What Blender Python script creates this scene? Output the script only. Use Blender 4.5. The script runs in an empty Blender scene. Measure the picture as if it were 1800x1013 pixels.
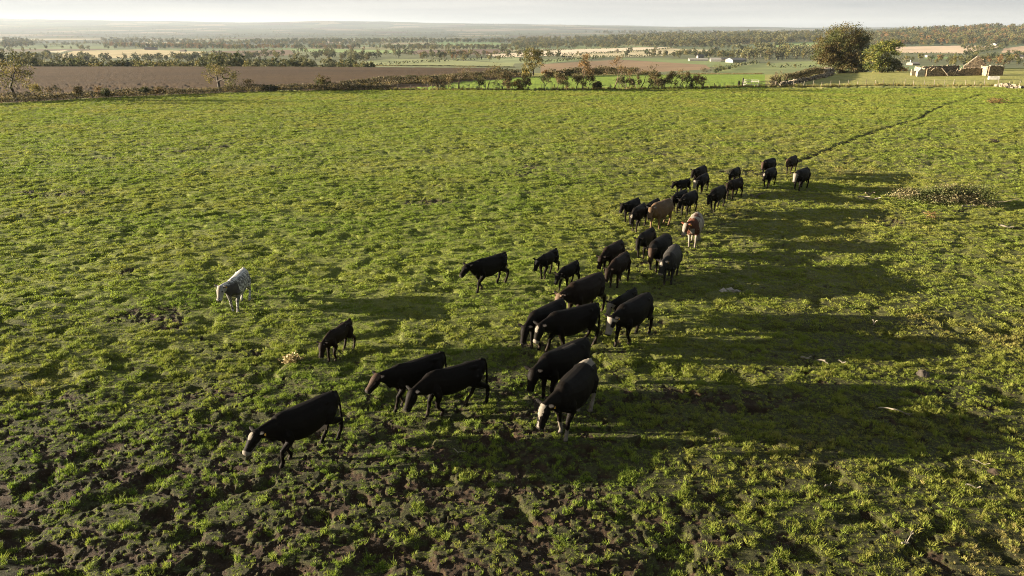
import bpy, bmesh, math, random
import numpy as np
from mathutils import Vector, Matrix

R = math.radians
SC = bpy.context.scene
COL = SC.collection
# ------------------------------------------------------------------ camera
F_PX, PITCH, CAM_H = 1300.0, R(19.1), 10.0
cam_d = bpy.data.cameras.new('camera')
cam_d.sensor_width = 36.0
cam_d.lens = 36.0 * F_PX / 1800.0
cam_d.clip_start = 0.1
cam_d.clip_end = 60000
cam = bpy.data.objects.new('camera', cam_d)
cam.location = (0, 0, CAM_H)
cam.rotation_euler = (math.pi / 2 - PITCH, 0, 0)
COL.objects.link(cam)
SC.camera = cam
# ------------------------------------------------------------------ light, sky, exposure
SUN_EL, SUN_TURN = 8.5, 1.0          # shadows run to the right, a little towards the camera
to_sun = Vector((-math.cos(R(SUN_TURN)) * math.cos(R(SUN_EL)), math.sin(R(SUN_TURN)) * math.cos(R(SUN_EL)), math.sin(R(SUN_EL))))
sd = bpy.data.lights.new('sun', 'SUN')
sd.energy = 5.0
sd.angle = R(0.55)
sd.color = (1.0, 0.86, 0.66)
so = bpy.data.objects.new('sun', sd)
so.rotation_euler = to_sun.to_track_quat('Z', 'Y').to_euler()
so.location = (-40, 5, 30)
COL.objects.link(so)

W = bpy.data.worlds.new('World')
SC.world = W
W.use_nodes = True
nt = W.node_tree
nt.nodes.clear()
def N(t, typ, **kw):
    n = t.nodes.new(typ)
    for k, v in kw.items():
        setattr(n, k, v)
    return n
def math_node(t, op, a, b=None, clamp=False):
    n = N(t, 'ShaderNodeMath', operation=op, use_clamp=clamp)
    for i, v in enumerate((a, b)):
        if v is None:
            continue
        if hasattr(v, 'is_linked') or hasattr(v, 'links'):
            t.links.new(v, n.inputs[i])
        else:
            n.inputs[i].default_value = v
    return n.outputs[0]
def ramp(t, fac, stops, interp='LINEAR'):
    n = N(t, 'ShaderNodeValToRGB')
    n.color_ramp.interpolation = interp
    e = n.color_ramp.elements
    while len(e) < len(stops):
        e.new(0.5)
    for i, (p, c) in enumerate(stops):
        e[i].position = p
        e[i].color = (*c, 1) if len(c) == 3 else c
    t.links.new(fac, n.inputs[0])
    return n.outputs[0]
def mixc(t, fac, a, b, blend='MIX'):
    n = N(t, 'ShaderNodeMix', data_type='RGBA', blend_type=blend)
    for sock, v in ((n.inputs[0], fac), (n.inputs[6], a), (n.inputs[7], b)):
        if isinstance(v, (int, float)):
            sock.default_value = v
        elif isinstance(v, tuple):
            sock.default_value = (*v, 1)
        else:
            t.links.new(v, sock)
    return n.outputs[2]
def mapping(t, vec, scale):
    m = N(t, 'ShaderNodeMapping')
    m.inputs['Scale'].default_value = scale
    t.links.new(vec, m.inputs[0])
    return m.outputs[0]
def noise(t, vec, scale, detail=4, rough=0.55):
    n = N(t, 'ShaderNodeTexNoise')
    n.inputs['Scale'].default_value = scale
    n.inputs['Detail'].default_value = detail
    n.inputs['Roughness'].default_value = rough
    if vec is not None:
        t.links.new(vec, n.inputs['Vector'])
    return n.outputs['Fac']

sky = N(nt, 'ShaderNodeTexSky', sky_type='NISHITA', sun_disc=False)
sky.sun_elevation = R(SUN_EL)
sky.sun_rotation = math.atan2(to_sun.x, to_sun.y)
sky.altitude = 150
sky.dust_density = 2.0
bg = N(nt, 'ShaderNodeBackground')
bg.inputs['Strength'].default_value = 0.06
geo = N(nt, 'ShaderNodeNewGeometry')
tc = N(nt, 'ShaderNodeTexCoord')
sep = N(nt, 'ShaderNodeSeparateXYZ')
nt.links.new(tc.outputs['Generated'], sep.inputs[0])
# thin high cloud and horizon murk: pale, brightest low down, clear above
band = noise(nt, mapping(nt, tc.outputs['Generated'], (1.6, 1.6, 34.0)), 1.3, 5, 0.5)
cloudcol = mixc(nt, ramp(nt, band, [(0.40, (0, 0, 0)), (0.60, (1, 1, 1))]), (1.62, 1.64, 1.62), (2.20, 2.14, 2.0))
elev = ramp(nt, sep.outputs['Z'], [(0.0, (1, 1, 1)), (0.06, (0.97, 0.97, 0.97)), (0.22, (0.02, 0.02, 0.02)), (0.8, (0.0, 0.0, 0.0))])
veil = mixc(nt, 0.6, sky.outputs[0], (0.95, 0.92, 0.84))      # thin milky cloud overhead
skymix = mixc(nt, elev, veil, cloudcol)
nt.links.new(skymix, bg.inputs['Color'])
wo = N(nt, 'ShaderNodeOutputWorld')
nt.links.new(bg.outputs[0], wo.inputs[0])

SC.view_settings.view_transform = 'Standard'
SC.view_settings.look = 'None'
SC.view_settings.gamma = 1
SC.view_settings.exposure = 2.5
SC.cycles.use_denoising = True
SC.cycles.denoising_prefilter = 'NONE'
SC.cycles.denoising_input_passes = 'RGB_ALBEDO_NORMAL'
SC.cycles.pixel_filter_type = 'BLACKMAN_HARRIS'
SC.cycles.filter_width = 1.0
SC.cycles.max_bounces = 6
SC.cycles.transparent_max_bounces = 4
SC.cycles.volume_bounces = 0
SC.cycles.use_adaptive_sampling = True
SC.cycles.adaptive_threshold = 0.01

# ------------------------------------------------------------------ numbers: noise, projection, terrain
def hash2(ix, iy, seed):
    h = (ix.astype(np.int64) * 374761393 + iy.astype(np.int64) * 668265263 + seed * 1442695041) & 0x7fffffff
    h = ((h ^ (h >> 13)) * 1274126177) & 0x7fffffff
    h = ((h ^ (h >> 16)) * 668265263) & 0x7fffffff
    return ((h >> 7) & 0xffff) / 65535.0
def vnoise(x, y, seed=0):
    ix, iy = np.floor(x), np.floor(y)
    fx, fy = x - ix, y - iy
    fx = fx * fx * fx * (fx * (fx * 6 - 15) + 10)
    fy = fy * fy * fy * (fy * (fy * 6 - 15) + 10)
    a, b = hash2(ix, iy, seed), hash2(ix + 1, iy, seed)
    c, d = hash2(ix, iy + 1, seed), hash2(ix + 1, iy + 1, seed)
    return (a + (b - a) * fx) * (1 - fy) + (c + (d - c) * fx) * fy
def fbm(x, y, octs=4, seed=0, gain=0.5):
    x, y = np.asarray(x, float), np.asarray(y, float)
    s, amp, tot = 0, 1.0, 0
    for k in range(octs):
        s = s + amp * vnoise(x * 2 ** k + 17.3 * k, y * 2 ** k - 9.1 * k, seed + k * 7)
        tot += amp
        amp *= gain
    return s / tot
def sstep(a, b, x):
    t = np.clip((x - a) / (b - a), 0, 1)
    return t * t * (3 - 2 * t)

CP, SP = math.cos(PITCH), math.sin(PITCH)
def project(x, y, z):
    dz = z - CAM_H
    d = np.maximum(y * CP - dz * SP, 0.05)
    v = y * SP + dz * CP
    return 900 + F_PX * x / d, 506.5 - F_PX * v / d
LOGY = [1, 120, 150, 185, 220, 260, 420, 650, 900, 1300, 1800, 2500, 3500, 5000, 7000, 10000, 13500, 18000]
TAB = {  # image column : ground height at each distance of LOGY
    -900: [0, 0, 0, -.2, -.5, -1.0, -13, -22, -24, -25, -28, -31, -30, -20, 5, 80, 215, 60],
    0:    [0, 0, 0, -.2, -.5, -1.0, -13, -22, -24, -25, -28, -31, -30, -20, 5, 80, 215, 60],
    450:  [0, 0, 0, -.2, -.5, -1.0, -13, -22, -24, -25, -28, -31, -30, -22, 0, 65, 185, 60],
    850:  [0, 0, 0, -.2, -.6, -1.4, -12, -19, -20, -23, -28, -30, -28, -18, 4, 55, 140, 60],
    970:  [0, 0, 0, 0, -1.2, -4.5, -13, -18, -19, -22, -26, -27, -24, -16, 4, 52, 130, 60],
    1200: [0, 0, 0, 0, -1.5, -5.0, -13, -18, -21, -23, -22, -16, -10, -6, 2, 32, 92, 60],
    1400: [0, 0, 0, 0, -1.5, -5.0, -13, -18, -21, -23, -18, -8, 0, 3, 6, 22, 62, 60],
    1600: [0, 0, .1, .2, -.4, -3.5, -11, -16, -18, -19, -17, 0, 26, 14, 8, 20, 62, 60],
    1800: [0, 0, .3, .6, .3, -2.5, -12, -16, -17, -18, -16, 4, 36, 20, 8, 20, 62, 60],
    2700: [0, 0, .3, .6, .3, -2.5, -12, -16, -17, -18, -16, 4, 36, 20, 8, 20, 62, 60]}
TCOLS = sorted(TAB)
def terrain(x, y, bumps=True):
    x, y = np.broadcast_arrays(np.asarray(x, float), np.asarray(y, float))
    yy = np.maximum(y, 1.0)
    col = 900 + F_PX * x / (yy * CP + 10 * SP)
    col = np.clip(col, TCOLS[0], TCOLS[-1] - 1e-6)
    ly = np.log(yy)
    z = np.zeros_like(ly)
    prof = [np.interp(ly, np.log(LOGY), TAB[c]) for c in TCOLS]
    for i in range(len(TCOLS) - 1):
        m = (col >= TCOLS[i]) & (col < TCOLS[i + 1])
        t = (col - TCOLS[i]) / (TCOLS[i + 1] - TCOLS[i])
        t = t * t * (3 - 2 * t)
        z = np.where(m, prof[i] * (1 - t) + prof[i + 1] * t, z)
    z = z + sstep(300, 1200, yy) * (fbm(x / 420, yy / 420, 3, 5) - .5) * np.clip(yy / 900, 0, 12)
    z = z + sstep(7500, 11000, yy) * 120 * (fbm(x / 2600, yy / 2200, 3, 6) - .5)
    near = 1 - sstep(55, 95, yy)
    z = z - 0.022 * np.log1p(np.exp(np.clip(x - 2.5, -40, 40))) * near
    if bumps:
        k = 1 - sstep(140, 175, yy)
        pit = fbm(x / .85, y / .62, 2, 12)
        z = z + k * (0.15 * (fbm(x / 9, y / 7, 2, 11) - .5) + 0.10 * (fbm(x / 2.1, y / 1.7, 2, 14) - .5)
                     - 0.12 * sstep(.62, .76, pit) + (0.045 + .04 * sstep(20, 40, y)) * (fbm(x / .5, y / .4, 2, 13) - .5))
    return z
MARCH = np.exp(np.linspace(math.log(6), math.log(15500), 1500))
def at_px(px, py):
    """first ground point seen at these image positions of the reference (arrays)"""
    px, py = np.atleast_1d(np.asarray(px, float)), np.atleast_1d(np.asarray(py, float))
    out = np.zeros((len(px), 3))
    for i in range(len(px)):
        a, b = (px[i] - 900) / F_PX, (506.5 - py[i]) / F_PX
        u = a / (CP + b * SP)
        Y = MARCH
        X = u * Y
        Z = terrain(X, Y, bumps=False)
        ray = CAM_H + Y * (-SP + b * CP) / (CP + b * SP)
        hit = np.nonzero(ray <= Z)[0]
        k = hit[0] if len(hit) else len(Y) - 1
        if k > 0 and len(hit):
            g0, g1 = ray[k - 1] - Z[k - 1], Z[k] - ray[k]
            t = g0 / max(g0 + g1, 1e-9)
            yv = Y[k - 1] + t * (Y[k] - Y[k - 1])
        else:
            yv = Y[k]
        out[i] = (u * yv, yv, 0)
    out[:, 2] = terrain(out[:, 0], out[:, 1])
    return out
def P1(px, py):
    return at_px([px], [py])[0]
def inside(poly, x, y):
    poly = np.asarray(poly, float)
    res = np.zeros(np.shape(x), bool)
    n = len(poly)
    for i in range(n):
        x0, y0 = poly[i]
        x1, y1 = poly[(i + 1) % n]
        c = ((y0 > y) != (y1 > y)) & (x < (x1 - x0) * (y - y0) / ((y1 - y0) if y1 != y0 else 1e-9) + x0)
        res ^= c
    return res
def seg_dist(x, y, pts):
    d = np.full(np.shape(x), 1e9)
    for (ax, ay), (bx, by) in zip(pts[:-1], pts[1:]):
        vx, vy = bx - ax, by - ay
        t = np.clip(((x - ax) * vx + (y - ay) * vy) / (vx * vx + vy * vy + 1e-9), 0, 1)
        d = np.minimum(d, np.hypot(x - ax - t * vx, y - ay - t * vy))
    return d

# ------------------------------------------------------------------ mesh helpers
def np_mesh(name, v, f, cols=None, smooth=False):
    """v: (n,3); f: (m,3 or 4) int array or list of lists; cols: dict attr -> (n,3|1)"""
    me = bpy.data.meshes.new(name)
    v = np.asarray(v, np.float32)
    if isinstance(f, np.ndarray):
        m, k = f.shape
        me.vertices.add(len(v))
        me.vertices.foreach_set('co', v.ravel())
        me.loops.add(m * k)
        me.loops.foreach_set('vertex_index', f.astype(np.int32).ravel())
        me.polygons.add(m)
        me.polygons.foreach_set('loop_start', np.arange(0, m * k, k, dtype=np.int32))
        me.update(calc_edges=True)
    else:
        me.from_pydata([tuple(map(float, p)) for p in v], [], [tuple(int(i) for i in q) for q in f])
    for an, arr in (cols or {}).items():
        arr = np.asarray(arr, np.float32)
        if arr.ndim == 2:
            a = me.attributes.new(an, 'FLOAT_COLOR', 'POINT')
            a.data.foreach_set('color', np.concatenate([arr, np.ones((len(arr), 1), np.float32)], 1).ravel())
        else:
            a = me.attributes.new(an, 'FLOAT', 'POINT')
            a.data.foreach_set('value', arr)
    if smooth:
        me.polygons.foreach_set('use_smooth', np.ones(len(me.polygons), bool))
    me.validate()
    return me
def add(name, me, mat=None, parent=None, loc=None, rz=0.0, scale=1.0):
    o = bpy.data.objects.new(name, me)
    if mat is not None and me is not None and len(me.materials) == 0:
        me.materials.append(mat)
    if loc is not None:
        o.location = loc
    o.rotation_euler = (0, 0, rz)
    o.scale = (scale,) * 3 if isinstance(scale, (int, float)) else scale
    o.parent = parent
    COL.objects.link(o)
    return o
def tag(o, label=None, cat=None, group=None, kind=None):
    if label: o['label'] = label
    if cat: o['category'] = cat
    if group: o['group'] = group
    if kind: o['kind'] = kind
    return o
def thing(name, loc, label, cat, group=None, rz=0.0, scale=1.0):
    o = add(name, None, loc=loc, rz=rz, scale=scale)
    o.empty_display_size = 0.2
    return tag(o, label, cat, group)
class Geo:
    """collects pieces and makes ONE mesh"""
    def __init__(s):
        s.v, s.f, s.c, s.n = [], [], [], 0
    def add(s, v, f, c=None):
        v = np.asarray(v, float)
        s.v.append(v)
        s.f += [[i + s.n for i in q] for q in f]
        s.c.append(np.tile(np.asarray(c if c is not None else (.5, .5, .5), float), (len(v), 1)) if c is None or np.ndim(c) == 1 else np.asarray(c, float))
        s.n += len(v)
    def box(s, c, d, rz=0, jit=0, rng=None, col=None, tilt=0):
        p = np.array([(x, y, z) for x in (-.5, .5) for y in (-.5, .5) for z in (-.5, .5)]) * np.asarray(d)
        if jit:
            p = p + (rng.random((8, 3)) - .5) * jit * np.asarray(d)
        if tilt:
            ct, st = math.cos(tilt), math.sin(tilt)
            p = np.stack([p[:, 0] * ct - p[:, 2] * st, p[:, 1], p[:, 0] * st + p[:, 2] * ct], 1)
        cz, sz = math.cos(rz), math.sin(rz)
        p = np.stack([p[:, 0] * cz - p[:, 1] * sz, p[:, 0] * sz + p[:, 1] * cz, p[:, 2]], 1) + np.asarray(c)
        s.add(p, [(0, 1, 3, 2), (4, 6, 7, 5), (0, 4, 5, 1), (2, 3, 7, 6), (0, 2, 6, 4), (1, 5, 7, 3)], col)
    def tube(s, pts, rad, n=6, col=None, cap=True):
        pts = np.asarray(pts, float)
        rad = np.broadcast_to(np.asarray(rad, float), (len(pts),))
        tv = np.gradient(pts, axis=0)
        tv /= np.linalg.norm(tv, axis=1, keepdims=True) + 1e-9
        ref = np.array([0, 0, 1.0]) if abs(tv[:, 2]).mean() < .8 else np.array([1.0, 0, 0])
        a = np.cross(tv, ref)
        a /= np.linalg.norm(a, axis=1, keepdims=True) + 1e-9
        b = np.cross(tv, a)
        th = np.linspace(0, 2 * np.pi, n, endpoint=False)
        v = (pts[:, None] + rad[:, None, None] * (np.cos(th)[None, :, None] * a[:, None] + np.sin(th)[None, :, None] * b[:, None])).reshape(-1, 3)
        f = []
        for i in range(len(pts) - 1):
            for j in range(n):
                f.append((i * n + j, i * n + (j + 1) % n, (i + 1) * n + (j + 1) % n, (i + 1) * n + j))
        if cap:
            f.append(tuple(range(n)))
            f.append(tuple(range((len(pts) - 1) * n, len(pts) * n))[::-1])
        s.add(v, f, col)
    def mesh(s, name, smooth=False):
        return np_mesh(name, np.concatenate(s.v), s.f, {'col': np.concatenate(s.c)}, smooth)
def quads_at(c, size, rng, aspect=0.6, up=0.0):
    """randomly turned leaf quads at centres c"""
    n = len(c)
    d = rng.normal(size=(n, 3))
    d[:, 2] *= 1 - up
    d /= np.linalg.norm(d, axis=1, keepdims=True) + 1e-9
    e = np.cross(d, rng.normal(size=(n, 3)))
    e /= np.linalg.norm(e, axis=1, keepdims=True) + 1e-9
    s = (np.broadcast_to(size, (n,)) * rng.uniform(.6, 1.3, n))[:, None]
    a, b = d * s * .5, e * s * .5 * aspect
    v = np.stack([c - a, c + b, c + a, c - b], 1).reshape(-1, 3)
    f = np.arange(4 * n).reshape(n, 4)
    return v, f

# ------------------------------------------------------------------ materials
def mat(name):
    m = bpy.data.materials.new(name)
    m.use_nodes = True
    t = m.node_tree
    b = t.nodes['Principled BSDF']
    b.inputs['Specular IOR Level'].default_value = 0.25
    b.inputs['Roughness'].default_value = 0.85
    return m, t, b
def attr(t, name, typ='GEOMETRY'):
    return N(t, 'ShaderNodeAttribute', attribute_name=name, attribute_type=typ)
def pos(t):
    return N(t, 'ShaderNodeNewGeometry').outputs['Position']
def objco(t):
    return N(t, 'ShaderNodeTexCoord').outputs['Object']
def bump(t, b, h, strength, dist):
    n = N(t, 'ShaderNodeBump')
    n.inputs['Strength'].default_value = strength
    n.inputs['Distance'].default_value = dist
    t.links.new(h, n.inputs['Height'])
    t.links.new(n.outputs[0], b.inputs['Normal'])
def leafy_mat(name, trans=0.35, attr_type='GEOMETRY', tint=None, spread=0.25):
    m, t, b = mat(name)
    if tint:
        a = attr(t, 'tint', 'INSTANCER')
        c = ramp(t, a.outputs['Fac'], tint)
        rnd = N(t, 'ShaderNodeObjectInfo').outputs['Random']
        bri = attr(t, 'bri', 'GEOMETRY').outputs['Fac']
        c = mixc(t, 1.0, c, ramp(t, bri, [(0, (.85, .85, .85)), (1, (1.15, 1.15, 1.15))]), 'MULTIPLY')
        c = mixc(t, 1.0, c, ramp(t, rnd, [(0, (1 - spread,) * 3), (1, (1 + spread,) * 3)]), 'MULTIPLY')
    else:
        c = attr(t, 'col', attr_type).outputs['Color']
    t.links.new(c, b.inputs['Base Color'])
    b.inputs['Roughness'].default_value = 0.7
    tr = N(t, 'ShaderNodeBsdfTranslucent')
    t.links.new(c, tr.inputs['Color'])
    mx = N(t, 'ShaderNodeMixShader')
    mx.inputs[0].default_value = trans
    t.links.new(b.outputs[0], mx.inputs[1])
    t.links.new(tr.outputs[0], mx.inputs[2])
    t.links.new(mx.outputs[0], t.nodes['Material Output'].inputs['Surface'])
    return m
def col_mat(name, rough=0.85, nscale=8.0, amp=0.35, bstr=0.3, bdist=0.03, spec=0.25):
    """colour comes from the piece, broken up with noise"""
    m, t, b = mat(name)
    c = attr(t, 'col').outputs['Color']
    n1 = noise(t, objco(t), nscale, 6, .6)
    c = mixc(t, 1.0, c, ramp(t, n1, [(.25, (1 - amp,) * 3), (.75, (1 + amp,) * 3)]), 'MULTIPLY')
    t.links.new(c, b.inputs['Base Color'])
    b.inputs['Roughness'].default_value = rough
    b.inputs['Specular IOR Level'].default_value = spec
    bump(t, b, n1, bstr, bdist)
    return m
M_LEAF = leafy_mat('leaf', 0.3)
M_BARK = col_mat('bark', .9, 6, .4, .5, .05)
M_STONE = col_mat('stone', .9, 2.2, .45, .6, .08)
m, t, b = mat('rubble_masonry')
vo = N(t, 'ShaderNodeTexVoronoi'); vo.inputs['Scale'].default_value = 1.0
t.links.new(mapping(t, objco(t), (4.2, 4.2, 6.5)), vo.inputs['Vector'])
sp = N(t, 'ShaderNodeSeparateColor'); t.links.new(vo.outputs['Color'], sp.inputs[0])
c = mixc(t, 1.0, attr(t, 'col').outputs['Color'], ramp(t, sp.outputs[0], [(0, (.45, .43, .40)), (.5, (1, .97, .92)), (1, (1.6, 1.5, 1.36))]), 'MULTIPLY')
c = mixc(t, ramp(t, vo.outputs['Distance'], [(.45, (0, 0, 0)), (.75, (.6, .6, .6))]), c, (.06, .048, .034))
t.links.new(c, b.inputs['Base Color'])
bump(t, b, vo.outputs['Distance'], -.5, .06)
M_RUBBLE = m
M_WOOD = col_mat('weathered_wood', .85, 10, .3, .3, .01)
M_PAINT = col_mat('painted_metal', .5, 5, .12, .1, .01)

# ------------------------------------------------------------------ near ground: pasture and the fields along it
EDGE = [(-900, 205), (0, 182), (150, 174), (300, 167), (500, 160), (740, 158), (900, 158), (1100, 157), (1300, 153.5), (1380, 153), (1560, 150.5), (1800, 153), (2700, 160)]
def edge_y(px):
    return np.interp(px, [p[0] for p in EDGE], [p[1] for p in EDGE])
STRIP = [(690, 158.2), (760, 153), (800, 146), (900, 138), (1000, 134.5), (1130, 132), (1344, 130.5), (1344, 157), (1100, 158), (900, 158.6)]
ROUGH = [(1344, 157), (1372, 150), (1455, 131), (1490, 126), (1600, 90), (2700, 60), (2700, 165), (1560, 153)]
TRACK_PX = [(1392, 287), (1420, 277), (1447, 268), (1470, 259), (1500, 245), (1530, 234), (1565, 224), (1600, 214), (1622, 206), (1632, 198), (1645, 191), (1668, 182), (1700, 174), (1727, 165)]
TRACK = [tuple(p[:2]) for p in at_px([p[0] for p in TRACK_PX], [p[1] for p in TRACK_PX])]
DITCH = [tuple(p[:2]) for p in at_px([1781, 1784, 1786, 1792, 1796], [213, 228, 243, 285, 312])]
HERD = [tuple(p[:2]) for p in at_px([430, 700, 900, 1040, 1130, 1200, 1300, 1400], [830, 735, 690, 600, 500, 420, 350, 300])]
def mud_amount(x, y):
    w = fbm(x / 3.4, y / 2.6, 3, 31)
    front = (1 - sstep(11.5, 25.5, y + 7 * (w - .5) + np.maximum(x - 1.0, 0) * .55)) * (1 - .30 * sstep(1, 6, x))
    herd = .55 * (1 - sstep(.4, 4.2, seg_dist(x, y, HERD) + 2.5 * (w - .5))) * (1 - .5 * sstep(40, 55, y))
    right = .34 * sstep(2, 7, x) * (1 - sstep(26, 48, y)) * sstep(.35, .65, fbm(x / 1.9, y / 1.6, 3, 35))
    patches = .9 * sstep(.70, .80, fbm(x / 4.5, y / 3.2, 3, 33)) * (1 - sstep(60, 90, y))
    return np.clip(np.maximum.reduce([front, herd, right, patches]), 0, 1)
def cover(x, y):
    m = mud_amount(x, y)
    n = fbm(x / .36, y / .33, 3, 41) * .5 + fbm(x / .13, y / .13, 2, 42) * .5
    thr = .225 + .30 * m
    c = sstep(thr - .045, thr + .045, n)
    tr = seg_dist(x, y, TRACK)
    tr = np.minimum(tr, seg_dist(x, y, DITCH) + .12 + .25 * fbm(x / .7, y / .7, 2, 52))
    return c * sstep(.20, .34, tr), m
def track_cut(x, y):
    w = .14 * (fbm(x / 1.2, y / 1.2, 2, 51) - .5)
    d = np.minimum(seg_dist(x, y, TRACK) + w, seg_dist(x, y, DITCH) + .22 + 2 * w)
    return -.20 * (1 - sstep(.08, .34, d))

NC, NR = 1300, 640
uu = np.concatenate([np.linspace(-1.6, -.80, 60, endpoint=False), np.linspace(-.80, .80, NC), np.linspace(.80, 1.6, 61)[1:]])
# rows evenly spread in the picture from this height, then closer far away
rows_py = np.linspace(1250, 118, NR)
th = PITCH - np.arctan((506.5 - rows_py) / F_PX)
Yr = CAM_H / np.tan(th)
Yr = np.concatenate([[3.0, 5.0, 6.5], Yr[Yr > 7.5], np.linspace(Yr.max() + 3, 268, 12)])
GX = uu[None, :] * Yr[:, None]
GY = np.broadcast_to(Yr[:, None], GX.shape).copy()
GZ = terrain(GX, GY) + np.where(GY < 140, track_cut(GX, GY), 0)
qx, qy = project(GX, GY, terrain(GX, GY, bumps=False))
ftype = np.full(GX.shape, 0)
ftype[(qy < edge_y(qx)) | (GY > 150)] = 1                       # ploughed by default
ftype[inside(STRIP, qx, qy) & (GY > 100)] = 2
ftype[inside(ROUGH, qx, qy) & (GY > 100)] = 3
ftype[(ftype == 1) & (qx > 915)] = 3
GZ = GZ + np.where(ftype == 1, .10 * (fbm(GX / 1.5, GY / 9, 2, 61) - .5), 0)
cov, mud = cover(GX, GY)
# rough bare soil lies lower and lumpier than the turf
GZ = GZ + np.where(ftype == 0, (cov - .5) * .030 + (1 - cov) * (.040 * (fbm(GX / .11, GY / .11, 2, 62) - .5) - .035 * sstep(.58, .7, fbm(GX / .26, GY / .22, 2, 63))), 0) * (1 - sstep(60, 90, GY))
nr, nc = GX.shape
idx = np.arange(nr * nc).reshape(nr, nc)
quads = np.stack([idx[:-1, :-1], idx[:-1, 1:], idx[1:, 1:], idx[1:, :-1]], -1).reshape(-1, 4)
fq = ftype[:-1, :-1].reshape(-1)
V = np.stack([GX, GY, GZ], -1).reshape(-1, 3)
dry = fbm(GX / 6, GY / 4, 3, 71) * .6 + .4 * sstep(-4, 12, GX) * (1 - sstep(60, 110, GY)) + .10 * sstep(60, 120, GY)

wear = np.clip(1 - sstep(11, 36, GY + 10 * (fbm(GX / 6, GY / 5, 2, 77) - .5)) + .45 * mud + .25 * sstep(3, 12, GX) * (1 - sstep(40, 65, GY)), 0, 1)
def ground_part(k, name, material):
    q = quads[fq == k]
    used, inv = np.unique(q, return_inverse=True)
    me = np_mesh(name, V[used], inv.reshape(-1, 4).astype(np.int32), {'cov': cov.ravel()[used], 'dry': dry.ravel()[used], 'wear': wear.ravel()[used]}, smooth=True)
    return tag(add(name, me, material), kind='structure')

m, t, b = mat('turf_and_mud')
g = pos(t)
soil = ramp(t, noise(t, g, 7.0, 6, .65), [(.30, (.019, .0115, .0055)), (.55, (.042, .0250, .0120)), (.75, (.078, .047, .023))])
turf = ramp(t, noise(t, g, 3.2, 7, .7), [(.30, (.112, .138, .022)), (.52, (.180, .212, .032)), (.72, (.240, .250, .046))])
drygr = ramp(t, noise(t, g, 5.0, 6, .7), [(.3, (.100, .098, .030)), (.7, (.190, .172, .060))])
dfac = attr(t, 'dry').outputs['Fac']
turf = mixc(t, ramp(t, dfac, [(.35, (0, 0, 0)), (.85, (.75, .75, .75))]), turf, drygr)
fine = noise(t, g, 38.0, 4, .7)
turf = mixc(t, ramp(t, fine, [(.40, (.62, .62, .62)), (.56, (0, 0, 0))]), turf, soil)
thatch = ramp(t, noise(t, g, 11.0, 6, .75), [(.32, (.022, .018, .007)), (.52, (.048, .048, .014)), (.70, (.090, .096, .026))])
turf = mixc(t, attr(t, 'wear').outputs['Fac'], turf, thatch)
t.links.new(mixc(t, attr(t, 'cov').outputs['Fac'], soil, turf), b.inputs['Base Color'])
b.inputs['Roughness'].default_value = .92
bump(t, b, noise(t, g, 22, 6, .75), 1.0, .07)
M_TURF = m
m, t, b = mat('ploughed_soil')
g = pos(t)
fur = noise(t, mapping(t, g, (.25, 1.6, 1)), 1.4, 5, .7)
c = ramp(t, fur, [(.3, (.043, .0225, .0060)), (.55, (.080, .044, .0120)), (.75, (.120, .070, .022))])
c = mixc(t, ramp(t, noise(t, mapping(t, g, (.02, .06, 1)), 1.0, 3), [(.4, (0, 0, 0)), (.65, (.6, .6, .6))]), c, (.045, .024, .0072))
t.links.new(c, b.inputs['Base Color'])
bump(t, b, fur, 1.0, .3)
M_PLOUGH = m
m, t, b = mat('young_crop')
g = pos(t)
t.links.new(ramp(t, noise(t, mapping(t, g, (1, .6, 1)), .5, 6, .65), [(.3, (.135, .200, .016)), (.7, (.200, .270, .026))]), b.inputs['Base Color'])
bump(t, b, noise(t, g, 5, 4), 1.0, .25)
M_CROP = m
m, t, b = mat('rough_grass')
g = pos(t)
c = ramp(t, noise(t, mapping(t, g, (1, .5, 1)), .45, 8, .7), [(.3, (.165, .170, .036)), (.5, (.260, .252, .060)), (.7, (.340, .292, .110))])
t.links.new(c, b.inputs['Base Color'])
bump(t, b, noise(t, g, 3, 5), .9, .2)
M_ROUGH = m
ground_part(0, 'pasture', M_TURF)
ground_part(1, 'ploughed_field', M_PLOUGH)
ground_part(2, 'crop_field', M_CROP)
ground_part(3, 'rough_grassland', M_ROUGH)

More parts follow.
